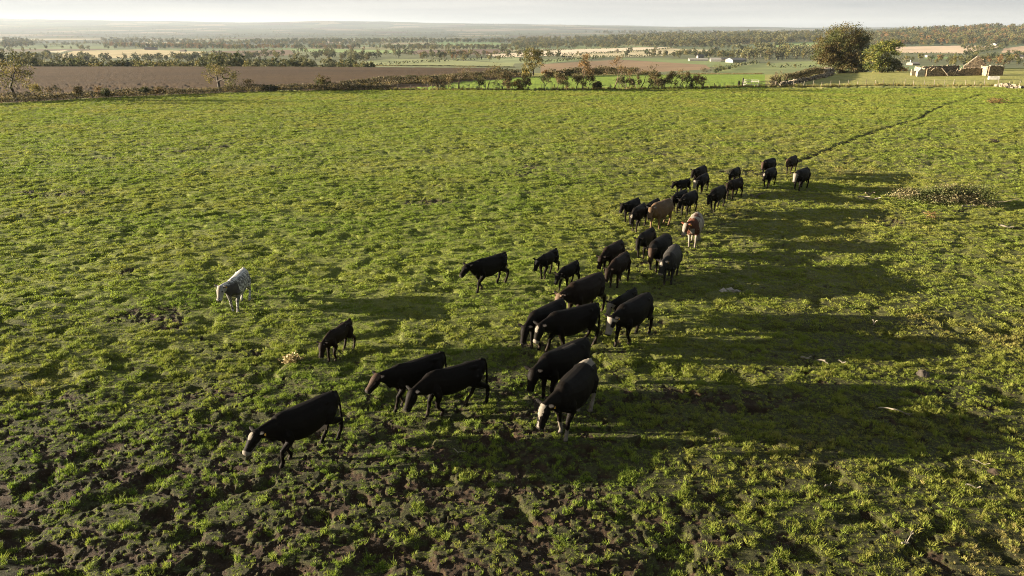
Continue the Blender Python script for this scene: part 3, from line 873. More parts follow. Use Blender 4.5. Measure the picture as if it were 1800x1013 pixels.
# fore feet and hind feet in the picture, height factor, pose, markings, label
K = dict
COWS = [
 ((415, 545), (427, 529), .93, K(neck=6, head=-58, turn=-18, phase=.1, stride=.10, fat=.92), 'roan', 'roan', 'white and grey roan cow standing alone far to the left of the herd', 1),
 ((585, 636), (611, 616), .74, K(neck=-10, head=-62, turn=6, calf=.8, fat=.78, phase=.3, stride=.16), 'brown', '', 'small dark brown calf on its own between the roan cow and the herd', 0),
 ((700, 715), (772, 690), .93, K(neck=6, head=-32, turn=8, fat=.9, phase=.05), 'black', 'brownhead', 'black cow walking left half behind another one near the front', 0),
 ((766, 731), (831, 712), .97, K(neck=-16, head=-52, turn=14, fat=.88, calf=.3, phase=.36, stride=.24), 'black', '', 'black bullock with lowered head walking left in front of its twin', 0),
 ((500, 815), (590, 770), .97, K(neck=-2, head=-38, turn=4, fat=1.0, phase=.12, stride=.26, udder=True, tail_swing=.05), 'black', 'star muzzle jaw udder', 'big black cow with white muzzle and pale udder leading at the front left', 1),
 ((843, 513), (880, 500), .95, K(neck=6, head=-32, turn=2, fat=.9, phase=.1, stride=.28), 'black', 'socks_h', 'black cow with pale hind hooves striding left ahead of the calves', 0),
 ((953, 493), (977, 478), .76, K(neck=4, head=-50, turn=0, calf=.8, fat=.82, phase=.2), 'black', 'star', 'black calf with a white forehead behind the striding black cow', 0),
 ((989, 513), (1013, 499), .72, K(neck=-6, head=-45, turn=4, calf=.7, fat=.86, phase=.45, stride=.24), 'black', 'chest', 'black calf with white chest just ahead of the horned cow', 0),
 ((1006, 569), (1052, 547), 1.05, K(neck=-8, head=-60, turn=-6, fat=1.08, horns=True, phase=.3), 'brown', 'tanface', 'large dark brown horned cow with a tan face in mid herd', 0),
 ((939, 615), (985, 590), .97, K(neck=-14, head=-66, turn=10, fat=1.0, phase=.3, stride=.12), 'black', '', 'black cow hanging its head at the left edge of the herd', 0),
 ((972, 619), (1048, 600), 1.04, K(neck=-6, head=-62, turn=14, fat=1.0, phase=.5, stride=.26), 'black', 'star muzzle', 'black cow with white star on its forehead beside the horned cow', 0),
 ((961, 702), (1022, 672), 1.05, K(neck=-4, head=-66, turn=12, fat=1.02, phase=.3, stride=.10), 'black', 'paleback', 'plain black cow standing right behind the white faced front cow', 0),
 ((991, 766), (1024, 727), 1.08, K(neck=-10, head=-68, turn=-14, fat=1.05, phase=.08, stride=.16), 'black', 'blaze fsocks hsocks tailhead', 'nearest black cow with white blaze, white socks and white tail head', 1),
 ((1086, 571), (1110, 556), .78, K(neck=2, head=-55, turn=-6, calf=.7, fat=.82, phase=.2), 'black', 'whiteface', 'small white faced calf half hidden behind the eye patched cow', 0),
 ((1094, 607), (1128, 587), 1.04, K(neck=-4, head=-62, turn=0, fat=1.05, phase=.4, stride=.22), 'black', 'whiteface eyepatch', 'black cow with white face and black eye patches at the right of the herd', 1),
 ((1066, 483), (1087, 470), .88, K(neck=-16, head=-62, turn=0, fat=.95, calf=.2, phase=.2, stride=.12), 'brown', '', 'dark brown bullock with lowered head behind a similar one', 0),
 ((1078, 510), (1098, 493), .88, K(neck=-12, head=-66, turn=-4, fat=.92, calf=.2, phase=.35, stride=.14), 'brown', '', 'dark bullock with hanging head in front of its brown neighbour', 0),
 ((1125, 451), (1146, 437), .86, K(neck=2, head=-62, turn=8, fat=.85, calf=.2, phase=.3, stride=.10), 'black', '', 'slim black bullock just behind the broad cow with lit face', 0),
 ((1147, 478), (1170, 462), .98, K(neck=0, head=-64, turn=12, fat=1.08, phase=.25, stride=.10), 'black', 'brownhead', 'broad black cow standing beside the grey faced one', 0),
 ((1173, 502), (1184, 480), .98, K(neck=-4, head=-66, turn=-14, fat=1.05, phase=.3, stride=.12), 'grey', 'star silver muzzle', 'dark grey cow with silvery back and pale face', 1),
 ((1216, 435), (1223, 417), .98, K(neck=2, head=-66, turn=-26, fat=1.08, phase=.3, stride=.08), 'pied', 'pied', 'red and white pied cow facing the camera', 1),
 ((1149, 404), (1175, 393), .98, K(neck=4, head=-52, turn=8, fat=1.08, phase=.55, stride=.2), 'tan', 'tanlegs', 'fawn brown cow among the black ones', 0),
 ((1101, 393), (1122, 383), .80, K(neck=8, head=-45, turn=-6, fat=.9, calf=.3, phase=.3, stride=.12), 'black', '', 'black bullock at far left of the middle group, ears spread', 0),
 ((1114, 408), (1131, 396), .86, K(neck=-8, head=-48, turn=6, fat=.92, calf=.2, phase=.1, stride=.14), 'black', 'star', 'black bullock with small white forehead mark left of the fawn cow', 0),
 ((1140, 391), (1157, 380), .76, K(neck=4, head=-45, fat=.9, calf=.3, phase=.2, stride=.1), 'black', '', 'black bullock mostly hidden behind the fawn cow', 0),
 ((1185, 376), (1206, 366), .82, K(neck=2, head=-50, turn=6, fat=.9, calf=.2, phase=.2), 'black', '', 'black bullock right behind the fawn cow, looking over it', 0),
 ((1202, 379), (1219, 371), .86, K(neck=-6, head=-62, turn=0, fat=1.0, phase=.35, stride=.14), 'black', '', 'stocky black cow with lowered head behind the red and white cow', 0),
 ((1191, 345), (1212, 340), .70, K(neck=6, head=-42, turn=-8, fat=.9, calf=.4, phase=.2, stride=.12), 'black', '', 'young black bullock below the pair at the back left', 0),
 ((1221, 332), (1242, 321), .90, K(neck=8, head=-45, turn=-6, fat=1.0, phase=.25, stride=.12), 'black', '', 'black cow at the back left looking out over a calf', 0),
 ((1228, 342), (1239, 336), .84, K(neck=-10, head=-66, turn=-8, fat=.9, calf=.3, phase=.3, stride=.1), 'black', 'whiteface', 'black calf with pale face in front of the back left cow', 0),
 ((1253, 371), (1265, 365), .92, K(neck=-12, head=-68, turn=0, fat=.95, phase=.1, stride=.18), 'black', '', 'black cow with hanging head alone on the right of the middle', 0),
 ((1284, 325), (1300, 317), .76, K(neck=-20, head=-55, turn=4, fat=.95, calf=.2, phase=.2), 'black', '', 'black bullock with low head behind the dark brown bullock', 0),
 ((1282, 350), (1299, 345), .84, K(neck=2, head=-55, turn=10, fat=.92, calf=.2, phase=.42, stride=.2), 'brown', '', 'dark brown bullock alone in the back rows beside a fallen branch', 0),
 ((1341, 314), (1362, 307), .90, K(neck=6, head=-66, turn=6, fat=1.05, phase=.3, stride=.1), 'black', 'brownhead', 'big black cow standing behind a calf in the back rows', 0),
 ((1345, 332), (1358, 326), .88, K(neck=0, head=-58, turn=4, fat=.95, calf=.2, phase=.2, stride=.16), 'black', 'star', 'black bullock with white star in front of the big back cow', 0),
 ((1385, 307), (1397, 300), .88, K(neck=4, head=-66, turn=-2, fat=.95, phase=.3, stride=.12), 'brown', 'brownhead', 'rearmost dark brown cow at the start of the trodden track', 0),
 ((1399, 338), (1416, 331), 1.0, K(neck=4, head=-66, turn=4, fat=1.02, phase=.25, stride=.1), 'black', 'whiteface', 'black cow with white face at the right end of the back row', 0),
]
BASES = {'black': BLACK, 'brown': (.0130, .0080, .0050), 'grey': (.021, .019, .0165), 'tan': (.100, .064, .036), 'roan': (.4, .38, .35), 'pied': (.16, .05, .025)}
for i, (fp, rp, hf_, pose, base, marks, label, tagged) in enumerate(COWS):
    A_, B_ = P1(*fp), P1(*rp)
    d_ = A_[:2] - B_[:2]
    yaw = math.atan2(d_[1], d_[0])
    want = math.radians(-124)
    yaw = .92 * yaw + .08 * want if abs(yaw - want) < 1 else want
    g_, fr_ = cow_geo(**pose)
    near_ = A_[1] < 30
    me_ = fuse(g_, .017 if near_ else .022)
    coat(me_, fr_, BASES[base], set(marks.split()), 500 + 17 * i)
    me_.materials.append(M_COAT)
    sc_ = hf_ * (1.07 + .06 * float(sstep(27, 36, A_[1])))
    mid_ = (A_ + B_) * .5
    # keep the fore feet where the photograph has them
    fx, fy = A_[0] - .56 * sc_ * math.cos(yaw), A_[1] - .56 * sc_ * math.sin(yaw)
    cx_, cy_ = .5 * (fx + mid_[0]), .5 * (fy + mid_[1])
    zz = np.mean(terrain(np.array([cx_ + .5 * math.cos(yaw), cx_ - .6 * math.cos(yaw), cx_]), np.array([cy_ + .5 * math.sin(yaw), cy_ - .6 * math.sin(yaw), cy_])))
    o_ = add('cow', me_, loc=(cx_, cy_, float(zz) - .02), rz=yaw, scale=(sc_ * 1.05, sc_, sc_))
    tag(o_, label, 'cow', 'herd of cattle walking down the pasture')
    if tagged:   # yellow ear tags, both ears
        for s in (-1, 1):
            e = fr_['poll'] + fr_['hs'] * s * .20 - fr_['hf'] * .05 - fr_['hu'] * .02
            tg = Geo(); tg.box((0, 0, -.02), (.012, .055, .065))
            q = add('ear_tag', tg.mesh('ear_tag'), M_TAG, o_, tuple(e), math.radians(pose.get('turn', 0)))

# ------------------------------------------------------------------ trees
def skeleton(seed, levels=5, l0=1.0, r0=.10, ratio=.74, ang=(22, 50), kids=(2, 3), lean=(0, 0), up=.15, wob=.12, first=1.0):
    """branching tubes; gives Geo of wood and the twig ends"""
    r = np.random.default_rng(seed)
    g = Geo(); tips = []
    def grow_(p, d, l, rad, lev):
        pts = [p]; q = p.copy(); dd = d.copy()
        k = 4 if lev < 2 else 3
        for i in range(k):
            dd = dd + r.normal(0, wob, 3) + np.array([0, 0, up * .25]) + np.array([lean[0], lean[1], 0]) * .06
            dd /= np.linalg.norm(dd)
            q = q + dd * l / k
            pts.append(q.copy())
            if lev >= levels - 2: tips.append(q.copy())
        g.tube(pts, np.linspace(rad, rad * .66, k + 1), 7 if lev == 0 else (5 if lev < 3 else 3), None, lev == 0)
        if lev >= levels: return
        n = r.integers(kids[0], kids[1] + 1)
        off = r.uniform(0, 6.28)
        for j in range(n):
            a = R(r.uniform(*ang))
            phi = off + j * 6.283 / n + r.normal(0, .35)
            e1 = np.cross(dd, [0.3, .2, 1]); e1 /= np.linalg.norm(e1); e2 = np.cross(dd, e1)
            nd = dd * math.cos(a) + (e1 * math.cos(phi) + e2 * math.sin(phi)) * math.sin(a)
            grow_(pts[-1] if j < 2 else pts[-2], nd / np.linalg.norm(nd), l * ratio * r.uniform(.75, 1.2), rad * .62, lev + 1)
    d0 = np.array([lean[0], lean[1], 1.0]); d0 /= np.linalg.norm(d0)
    grow_(np.zeros(3), d0, l0 * first, r0, 0)
    return g, np.array(tips)
def fit(g, tips, h, w):
    v = np.concatenate(g.v)
    ref = np.concatenate([v, tips])
    sz = h / ref[:, 2].max()
    sx = w / max(np.ptp(ref[:, 0]), np.ptp(ref[:, 1]) * .9)
    k = np.array([sx, sx, sz])
    g.v = [a * k for a in g.v]
    return tips * k, k
LEAFC = {
 'olive': [(.060, .062, .016), (.095, .085, .022), (.125, .100, .030)],
 'oak': [(.042, .048, .013), (.064, .062, .017), (.088, .072, .022), (.060, .044, .015)],
 'lime': [(.068, .084, .014), (.105, .112, .020), (.135, .122, .026), (.045, .056, .012)],
 'dark': [(.028, .036, .013), (.042, .048, .016), (.058, .056, .020)],
 'rust': [(.115, .070, .026), (.150, .085, .030), (.090, .062, .024)],
 'gold': [(.170, .135, .030), (.210, .155, .038), (.120, .105, .026)],
 'hawthorn': [(.062, .055, .020), (.090, .072, .027), (.048, .046, .018), (.105, .075, .032)],
 'bramble': [(.050, .044, .018), (.080, .062, .028), (.040, .042, .016), (.110, .085, .045)],
 'pale': [(.080, .082, .034), (.110, .104, .046), (.062, .064, .028)],
 'weed': [(.085, .100, .030), (.120, .120, .040), (.055, .062, .022), (.15, .13, .06)],
 'straw': [(.24, .185, .090), (.30, .235, .125), (.19, .15, .07)]}
for k_ in LEAFC:
    LEAFC[k_] = [tuple(1.45 * q_ for q_ in c_) for c_ in LEAFC[k_]]
def leaf_mesh(name, c, size, pal_, rng_, up=0.0, clump=1.2):
    v, f = quads_at(c, size, rng_, .7, up)
    pal_ = np.array(LEAFC[pal_])
    k = np.clip((fbm(c[:, 0] / clump + 31, (c[:, 1] + c[:, 2] * 1.7) / clump, 2, 91) - .25) / .5 * len(pal_) + rng_.normal(0, .5, len(c)), 0, len(pal_) - 1).astype(int)
    col_ = pal_[k] * rng_.uniform(.8, 1.22, (len(c), 1))
    return np_mesh(name, v, f.astype(np.int32), {'col': np.repeat(col_, 4, 0)})
def skeleton_tree(name, loc, h, w, seed, pal_, label, cat='tree', group=None, leaves=6, lsize=.16, lean=(0, 0), levels=5, thick=.10, first=1.0, bark=(.060, .050, .038), spread=.22, ang=(22, 50), kids=(2, 3), up=.15, fill=0):
    r = np.random.default_rng(seed + 9)
    g, tips = skeleton(seed, levels, 1.0, thick, .74, ang, kids, lean, up, first=first)
    tips, k = fit(g, tips, h, w)
    g.c = [np.tile(np.array(bark), (len(c), 1)) for c in g.c]
    root = thing(name, tuple(loc), label, cat, group)
    add('trunk', g.mesh('trunk', True), M_BARK, root)
    if leaves:
        n = max(1, int(len(tips) * leaves))
        c = tips[r.integers(0, len(tips), n)] + r.normal(0, spread, (n, 3)) * np.array([1, 1, .8])
        if fill:
            hub = tips.mean(0)
            q = tips[r.integers(0, len(tips), fill)]
            c = np.concatenate([c, hub + (q - hub) * r.uniform(.2, 1.0, (fill, 1)) + r.normal(0, spread, (fill, 3))])
        c = c[c[:, 2] > .12]
        add('crown', leaf_mesh('crown', c, lsize, pal_, r), M_LEAF, root)
    return root
def lobed_points(lobes, n, r, shell=.55):
    """leaf positions in clumps near the skin of several lobes (x, y, z, rx, ry, rz)"""
    vol = np.array([l[3] * l[4] + l[3] * l[5] + l[4] * l[5] for l in lobes])
    out = []
    for l, k in zip(lobes, (vol / vol.sum() * n).astype(int)):
        nc = max(6, k // 26)
        d = r.normal(size=(nc, 3)); d /= np.linalg.norm(d, axis=1, keepdims=True)
        rr = 1 - (1 - shell) * r.random(nc) ** 1.5
        cc = d * rr[:, None] * (1 + .10 * r.normal(size=(nc, 1)))
        which = r.integers(0, nc, k)
        q = cc[which] + r.normal(0, .16, (k, 3))
        out.append(q * np.array(l[3:6]) + np.array(l[:3]))
    return np.concatenate(out)
def lobed_tree(name, loc, lobes, n, lsize, pal_, seed, label, cat='tree', group=None, trunk_r=.5, bark=(.075, .062, .047), limbs=True, fork=.25, shell=.55, tips_z=.0):
    r = np.random.default_rng(seed)
    root = thing(name, tuple(loc), label, cat, group)
    g = Geo()
    top = max(l[2] for l in lobes)
    g.tube([(0, 0, -.2), (.05, 0, .25 * top * fork * 2), (.0, .0, top * fork + .3)], [trunk_r * 1.25, trunk_r, trunk_r * .85], 9, bark)
    for l in lobes:
        tgt = np.array(l[:3]); st = np.array([0, 0, top * fork * .8])
        mid = st * .45 + tgt * .55 + r.normal(0, .3, 3) * min(l[3:6]) * .3 - np.array([0, 0, .1 * abs(tgt[2] - st[2])])
        g.tube([st, st * .7 + mid * .3, mid, tgt], [trunk_r * .6, trunk_r * .5, trunk_r * .34, trunk_r * .15], 6, bark)
        for _ in range(7 if limbs else 0):
            d = r.normal(size=3); d /= np.linalg.norm(d)
            e = tgt + d * np.array(l[3:6]) * .9
            g.tube([mid * .5 + tgt * .5, (tgt + e) * .5 + r.normal(0, .12, 3), e], [trunk_r * .16, trunk_r * .1, trunk_r * .04], 4, bark, False)
    add('trunk', g.mesh('trunk', True), M_BARK, root)
    c = lobed_points(lobes, n, r, shell)
    c = c[c[:, 2] > .05]
    add('crown', leaf_mesh('crown', c, lsize, pal_, r, clump=2.0), M_LEAF, root)
    return root
def ppm(p):  # picture pixels (of the 1800 wide photograph) per metre at a ground point
    return F_PX / (p[1] * CP + CAM_H * SP)

# hedgerow trees along the far fence: base in the photograph, height and width in its pixels, leaf, kind, label
HT = [
 (748, 157, 21, 19, 'hawthorn', 'leafy', 'leafy hawthorn at the left end of the fence line'),
 (760, 157.5, 18, 14, 'hawthorn', 'leafy', 'small leaning hawthorn beside the left end of the fence'),
 (770, 158, 13, 17, 'bramble', 'low', 'low bushy thorn with arching twigs near the left end'),
 (789, 158, 23, 17, 'hawthorn', 'thin', 'thin half bare thorn tree left of the first bare tree'),
 (807, 158, 36, 34, 'hawthorn', 'bare', 'first bare tree from the left with dark trunk and wide twiggy top'),
 (842, 158, 22, 13, 'dark', 'leafy', 'ivy clad stump like tree between two bare trees'),
 (856, 158.5, 41, 29, 'hawthorn', 'bare', 'second bare tree from the left with a forked crown'),
 (882, 158.5, 29, 22, 'hawthorn', 'leafy', 'open crowned thorn right of the second bare tree'),
 (892, 159, 20, 12, 'hawthorn', 'leafy', 'small thorn sharing its foot with the open crowned one'),
 (909, 158, 17, 16, 'gold', 'low', 'yellow brown bush in the fence line'),
 (922, 158.5, 27, 17, 'hawthorn', 'leafy', 'dark thorn below the tall leafy tree of the next hedge'),
 (957, 159.5, 24, 18, 'dark', 'leafy', 'dark thorn with a stout bent trunk'),
 (979, 160, 29, 20, 'hawthorn', 'thin', 'wispy thorn with two bare stems in a V'),
 (990, 159, 22, 15, 'hawthorn', 'leafy', 'narrow thorn right of the V shaped one'),
 (1012, 159, 27, 20, 'hawthorn', 'leafy', 'leaning thorn at the foot of the tall twiggy tree'),
 (1024, 159.5, 58, 30, 'rust', 'tall', 'tall twiggy tree with few brown leaves in the fence line'),
 (1034, 158, 24, 17, 'hawthorn', 'leafy', 'rounded thorn right of the tall twiggy tree'),
 (1048, 158, 12, 13, 'dark', 'low', 'little round bush between the two tall trees'),
 (1080, 157.5, 52, 34, 'rust', 'tallbare', 'tall bare tree with straight trunk and reddish twigs'),
 (1086, 156, 19, 11, 'dark', 'leafy', 'slim sapling beside the tall straight trunk'),
 (1104, 156, 16, 13, 'hawthorn', 'leafy', 'small thorn at the left of the thick clump'),
 (1114, 155.5, 30, 19, 'hawthorn', 'leafy', 'bushy thorn in the thick clump, leaning right'),
 (1126, 156, 27, 20, 'hawthorn', 'leafy', 'round topped thorn in the thick clump'),
 (1139, 155.5, 36, 27, 'hawthorn', 'leafy', 'largest spreading thorn of the thick clump'),
 (1157, 155, 17, 15, 'hawthorn', 'low', 'low spreading thorn right of the thick clump'),
 (1167, 154.5, 17, 13, 'dark', 'leafy', 'small dark thorn next to the low spreading one'),
 (1178, 155, 26, 19, 'hawthorn', 'leafy', 'thorn with bowed trunk, third from the right'),
 (1194, 154, 27, 20, 'hawthorn', 'leafy', 'thorn with rounded brown crown, second from the right'),
 (1205, 154.5, 20, 13, 'dark', 'leafy', 'crooked thorn with open lower branches'),
 (1222, 154.5, 22, 20, 'rust', 'leafy', 'rightmost thorn of the fence line with flat crown'),
]
for i, (bx, by, hp_, wp_, pal_, kind, lab) in enumerate(HT):
    p = P1(bx, by)
    k = ppm(p)
    h, w = 1.12 * hp_ / k, 1.3 * wp_ / k
    prm = dict(leafy=dict(leaves=2.6, lsize=.17, levels=5, thick=.085, first=1.0, ang=(25, 60), spread=.18),
               low=dict(leaves=2.6, lsize=.17, levels=4, thick=.05, first=.4, ang=(30, 75), kids=(3, 4), spread=.18),
               thin=dict(leaves=2.2, lsize=.2, levels=5, thick=.06, first=.8, spread=.2),
               bare=dict(leaves=.8, lsize=.14, levels=6, thick=.10, first=1.25, ang=(25, 62), spread=.15),
               tall=dict(leaves=1.5, lsize=.2, levels=6, thick=.095, first=1.1, ang=(16, 42), spread=.22),
               tallbare=dict(leaves=.9, lsize=.16, levels=6, thick=.11, first=1.7, ang=(20, 46), spread=.2))[kind]
    rr = random.Random(i)
    skeleton_tree('thorn_tree' if kind in ('leafy', 'low', 'thin') else 'bare_tree', p, h, w, 700 + i * 3, pal_, lab, 'tree', 'trees along the far fence', lean=(rr.uniform(.05, .45), 0), bark=(.12, .085, .052) if 'bare' in kind or kind == 'tall' else (.055, .043, .031), **prm)
# second hedge line behind the bright crop strip
p = P1(937, 133); k = ppm(p)
lobed_tree('hedge_tree', p, [(-.6, 0, 5.0, 1.9, 1.8, 1.7), (1.0, .3, 4.6, 1.9, 1.8, 1.6), (0, 0, 3.2, 2.5, 2.0, 1.5), (-1.0, 0, 1.6, 1.4, 1.4, 1.3)], 2600, .32, 'olive', 31, 'leafy olive tree standing above the second hedge behind the fence trees', trunk_r=.22)
SH = [(868, 131, 26, 14, 'olive', 'rounded olive bush behind the second bare tree'), (893, 131, 16, 12, 'dark', 'dark bush beside the rounded olive bush'),
      (925, 137, 22, 20, 'gold', 'yellowish bush at the foot of the leafy olive tree'), (962, 137, 24, 15, 'rust', 'brownish bush right of the leafy olive tree'),
      (995, 134, 30, 15, 'dark', 'long dark bush in the second hedge'), (1040, 132.5, 36, 13, 'bramble', 'spreading brown bush behind the tall twiggy tree'), (1070, 131, 30, 12, 'rust', 'reddish brown bush behind the tall bare tree'),
      (1242, 127, 30, 10, 'bramble', 'low brown scrub on the slope above the crop strip'), (1262, 123, 26, 13, 'olive', 'olive scrub bush on the slope below the white farm')]
def bush(bx, by, wp_, hp_, pal_, seed, label, n=900, name='bush', ls=.24, cat='bush', group=None):
    p = P1(bx, by); k = ppm(p); w, h = wp_ / k, hp_ / k
    r = np.random.default_rng(seed)
    lobes = [(r.uniform(-.32, .32) * w, r.uniform(-.2, .2) * w, h * r.uniform(.28, .5), w * r.uniform(.2, .3), w * r.uniform(.18, .28), h * r.uniform(.38, .5)) for _ in range(5)]
    return lobed_tree(name, p, lobes, n, ls, pal_, seed, label, cat, group, trunk_r=.05 * h ** .5, fork=.2, limbs=True, shell=.4)
for i, (bx, by, wp_, hp_, pal_, lab) in enumerate(SH):
    bush(bx, by, wp_, hp_, pal_, 60 + i, lab, 900, ls=.3)
# left hedge: trees and bushes
p = P1(27, 178); k = ppm(p)
skeleton_tree('hedge_tree', p, 74 / k, 92 / k, 41, 'olive', 'large lopsided tree with forked trunk and thin olive crown at the left edge', leaves=2.4, lsize=.22, lean=(.12, 0), levels=6, thick=.10, first=.8, ang=(25, 58), up=.02, spread=.35)
for (bx, by, hp_, wp_, pal_, sd_, lv, lab) in [
    (65, 176, 26, 20, 'gold', 42, 3, 'small golden leaved tree right of the large lopsided tree'),
    (90, 178.5, 27, 30, 'hawthorn', 43, 3, 'wide flat topped thorn near the left edge'),
    (134, 177, 24, 15, 'hawthorn', 44, 4, 'narrow thorn in the left hedge with a dense top'),
    (176, 172, 18, 13, 'rust', 45, 2.2, 'wispy reddish sapling in the left hedge'),
    (187, 173, 15, 12, 'dark', 46, 5, 'small dark thorn right of the wispy sapling'),
    (258, 170, 15, 10, 'dark', 47, 5, 'dark shrub halfway to the lone hedge tree'),
    (273, 169, 13, 11, 'rust', 48, 3, 'brown shrub beside the dark one in the left hedge'),
    (437, 161, 20, 18, 'hawthorn', 50, 2.5, 'thin flat crowned thorn between the lone tree and the dark bush')]:
    p = P1(bx, by); k = ppm(p)
    skeleton_tree('thorn_tree', p, hp_ / k, wp_ / k, sd_, pal_, lab, leaves=lv * .55, lsize=.17, lean=(.1, 0), levels=5, thick=.07, first=.9, spread=.2, bark=(.045, .037, .028))
p = P1(388, 162); k = ppm(p)
skeleton_tree('hedge_tree', p, 49 / k, 66 / k, 52, 'olive', 'lone round crowned tree with see through olive leaves in the left hedge', leaves=2.2, lsize=.2, lean=(-.05, 0), levels=6, thick=.09, first=.55, ang=(25, 60), up=.02, spread=.3)
bush(475, 161, 25, 15, 'dark', 53, 'low dark bush in the left hedge')
bush(570, 158.5, 33, 25, 'oak', 54, 'dense dark green bush standing alone in the left hedge', 1500)
# big trees by the ruin
p = P1(1478, 129); k = ppm(p); m_ = 1 / k
def L(px_, py_, rx, rz, ry=None, dy=0):   # lobe from its place beside the trunk foot, in photo pixels
    return ((px_) * m_, dy, py_ * m_, rx * m_, (ry or rx) * m_, rz * m_)
lobed_tree('broad_tree', p, [L(-4, 62, 31, 18), L(-31, 50, 21, 14), L(-38, 40, 15, 9), L(-37, 27, 17, 9), L(31, 50, 16, 12), L(18, 57, 21, 15), L(-2, 50, 30, 14, 26), L(-28, 30, 21, 10), L(-18, 20, 20, 11), L(-14, 40, 24, 9), L(14, 32, 25, 18), L(30, 18, 20, 17), L(12, 10, 24, 12), L(38, 9, 13, 9), L(2, 24, 22, 14)],
           34000, .34, 'oak', 71, 'huge dark domed tree near the ruin, its lower right crown reaching the ground', trunk_r=.55, fork=.22, shell=.68)
p = P1(1548, 128); k = ppm(p); m_ = 1 / k
lobed_tree('broad_tree', p, [L(-2, 44, 15, 10), L(14, 48, 14, 8), L(-14, 34, 16, 12), L(6, 34, 18, 12), L(-18, 18, 14, 14), L(-6, 12, 16, 11)], 7000, .34, 'lime', 72, 'yellow green tree right of the huge dark tree', trunk_r=.35, fork=.25, shell=.6)
p = P1(1560, 127.5); m_ = 1 / ppm(p)
lobed_tree('bush', p, [L(-8, 12, 14, 11), L(8, 11, 14, 11), L(2, 18, 13, 8), L(18, 9, 9, 9)], 2600, .32, 'dark', 73, 'dark rounded bush at the foot of the yellow green tree', 'bush', trunk_r=.2, fork=.2)
p = P1(1582, 126); m_ = 1 / ppm(p)
skeleton_tree('snag_tree', p, 30 * m_, 20 * m_, 74, 'dark', 'pale broken trunk with a few leaves right of the dark bush', leaves=3, lsize=.25, levels=3, thick=.13, first=1.5, bark=(.20, .17, .12), spread=.4, lean=(-.12, 0))
bush(1588, 126, 22, 7, 'rust', 75, 'rusty brambles round the pale broken trunk')
bush(1360, 151, 30, 26, 'bramble', 76, 'brown dome shaped bush behind the white gate', 1500)
bush(1383, 148, 18, 14, 'dark', 77, 'small dark bush at the near end of the clipped hedge', 700)

# ------------------------------------------------------------------ hedges, verges, walls, fences, gate
def along(px_pts, step):
    q = at_px([a for a, _ in px_pts], [b for _, b in px_pts])
    xs = []
    for a, b_ in zip(q[:-1], q[1:]):
        n = max(1, int(np.hypot(*(b_ - a)[:2]) / step))
        for i in range(n):
            xs.append(a + (b_ - a) * i / n)
    xs.append(q[-1])
    o = np.array(xs)
    o[:, 2] = terrain(o[:, 0], o[:, 1])
    return o
def hedge(px_pts, h, w, per_m, lsize, pal_, seed, label, rag=.35, name='hedge', cat='hedge', group=None, base=0.0, step=.35):
    r = np.random.default_rng(seed)
    line = along(px_pts, step)
    seglen = np.linalg.norm(np.diff(line[:, :2], axis=0), axis=1)
    n = int(seglen.sum() * per_m)
    t_ = r.uniform(0, len(line) - 1.001, n); i = t_.astype(int); fr = (t_ - i)[:, None]
    c = line[i] * (1 - fr) + line[i + 1] * fr
    arc = np.concatenate([[0], np.cumsum(seglen)])[i]
    hh = h * (1 - rag + 2 * rag * fbm(arc / 2.2 + seed, arc * 0 + 3, 3, seed))
    c = c + np.stack([r.normal(0, w * .35, n), r.normal(0, w * .35, n), base + hh * r.random(n) ** .7], 1)
    o_ = thing(name, tuple(line[len(line) // 2]), label, cat, group)
    c = c - line[len(line) // 2]
    add('foliage', leaf_mesh('foliage', c, lsize, pal_, r, clump=1.6), M_LEAF, o_)
    return o_
hedge([(-70, 187), (0, 181), (70, 178), (150, 173.5), (300, 167), (430, 162), (500, 160), (600, 159), (690, 158.6)], 1.05, 1.1, 300, .17, 'bramble', 11, 'low ragged hedge of brambles along the left edge of the pasture', .6)
hedge([(600, 155), (690, 149), (760, 144), (830, 138.5), (915, 134)], 1.5, 1.6, 170, .28, 'bramble', 12, 'brown weedy bank between the ploughed field and the bright crop strip', .3)
hedge([(965, 135), (1010, 134), (1075, 132), (1120, 131)], 1.9, 1.6, 170, .3, 'bramble', 13, 'dark hedge along the top of the bright crop strip', .5)
hedge([(1380, 147), (1410, 140), (1452, 130)], 1.55, 1.1, 420, .22, 'bramble', 14, 'clipped brown hedge climbing from the gate to the huge tree', .12, base=.25)
hedge([(60, 116.5), (240, 115.5), (450, 115.2), (640, 115.6)], .9, .8, 60, .5, 'dark', 15, 'thin dark hedge on the brow beyond the ploughed field', .4)
hedge([(640, 115.8), (740, 116.5), (830, 117.5), (905, 119)], .8, .8, 60, .5, 'dark', 16, 'thin dark hedge on the brow behind the bare trees', .5)
# dead grass on the verges, and thicker long grass along the fence foot
vp, vs_, vk, vt = [], [], [], []
def verge(px_pts, w, per_m, size, tint_, pick0=12, npick=2):
    line = along(px_pts, .3)
    n = int(len(line) * .3 * per_m)
    i = rng.integers(0, len(line), n)
    c = line[i] + np.stack([rng.normal(0, w * .4, n), rng.normal(0, w * .6, n), np.zeros(n)], 1)
    c[:, 2] = terrain(c[:, 0], c[:, 1])
    s = size * rng.uniform(.5, 1.3, n)
    vp.append(c); vs_.append(np.stack([s, s, s * rng.uniform(.5, 1.2, n)], 1)); vk.append(pick0 + rng.integers(0, npick, n)); vt.append(np.clip(tint_ + rng.normal(0, .08, n), 0, 1))
verge([(-60, 181), (0, 176), (150, 169), (300, 163), (500, 156.5), (600, 153), (700, 147), (800, 141), (915, 132)], 2.0, 16, 1.2, .95)
verge([(560, 159), (740, 158), (900, 158.3), (1100, 157), (1300, 153.6), (1380, 153), (1560, 150.5), (1800, 152)], .8, 12, .9, .82)
verge([(1130, 131.5), (1200, 131), (1340, 130.5)], 1.6, 16, 1.4, .92)
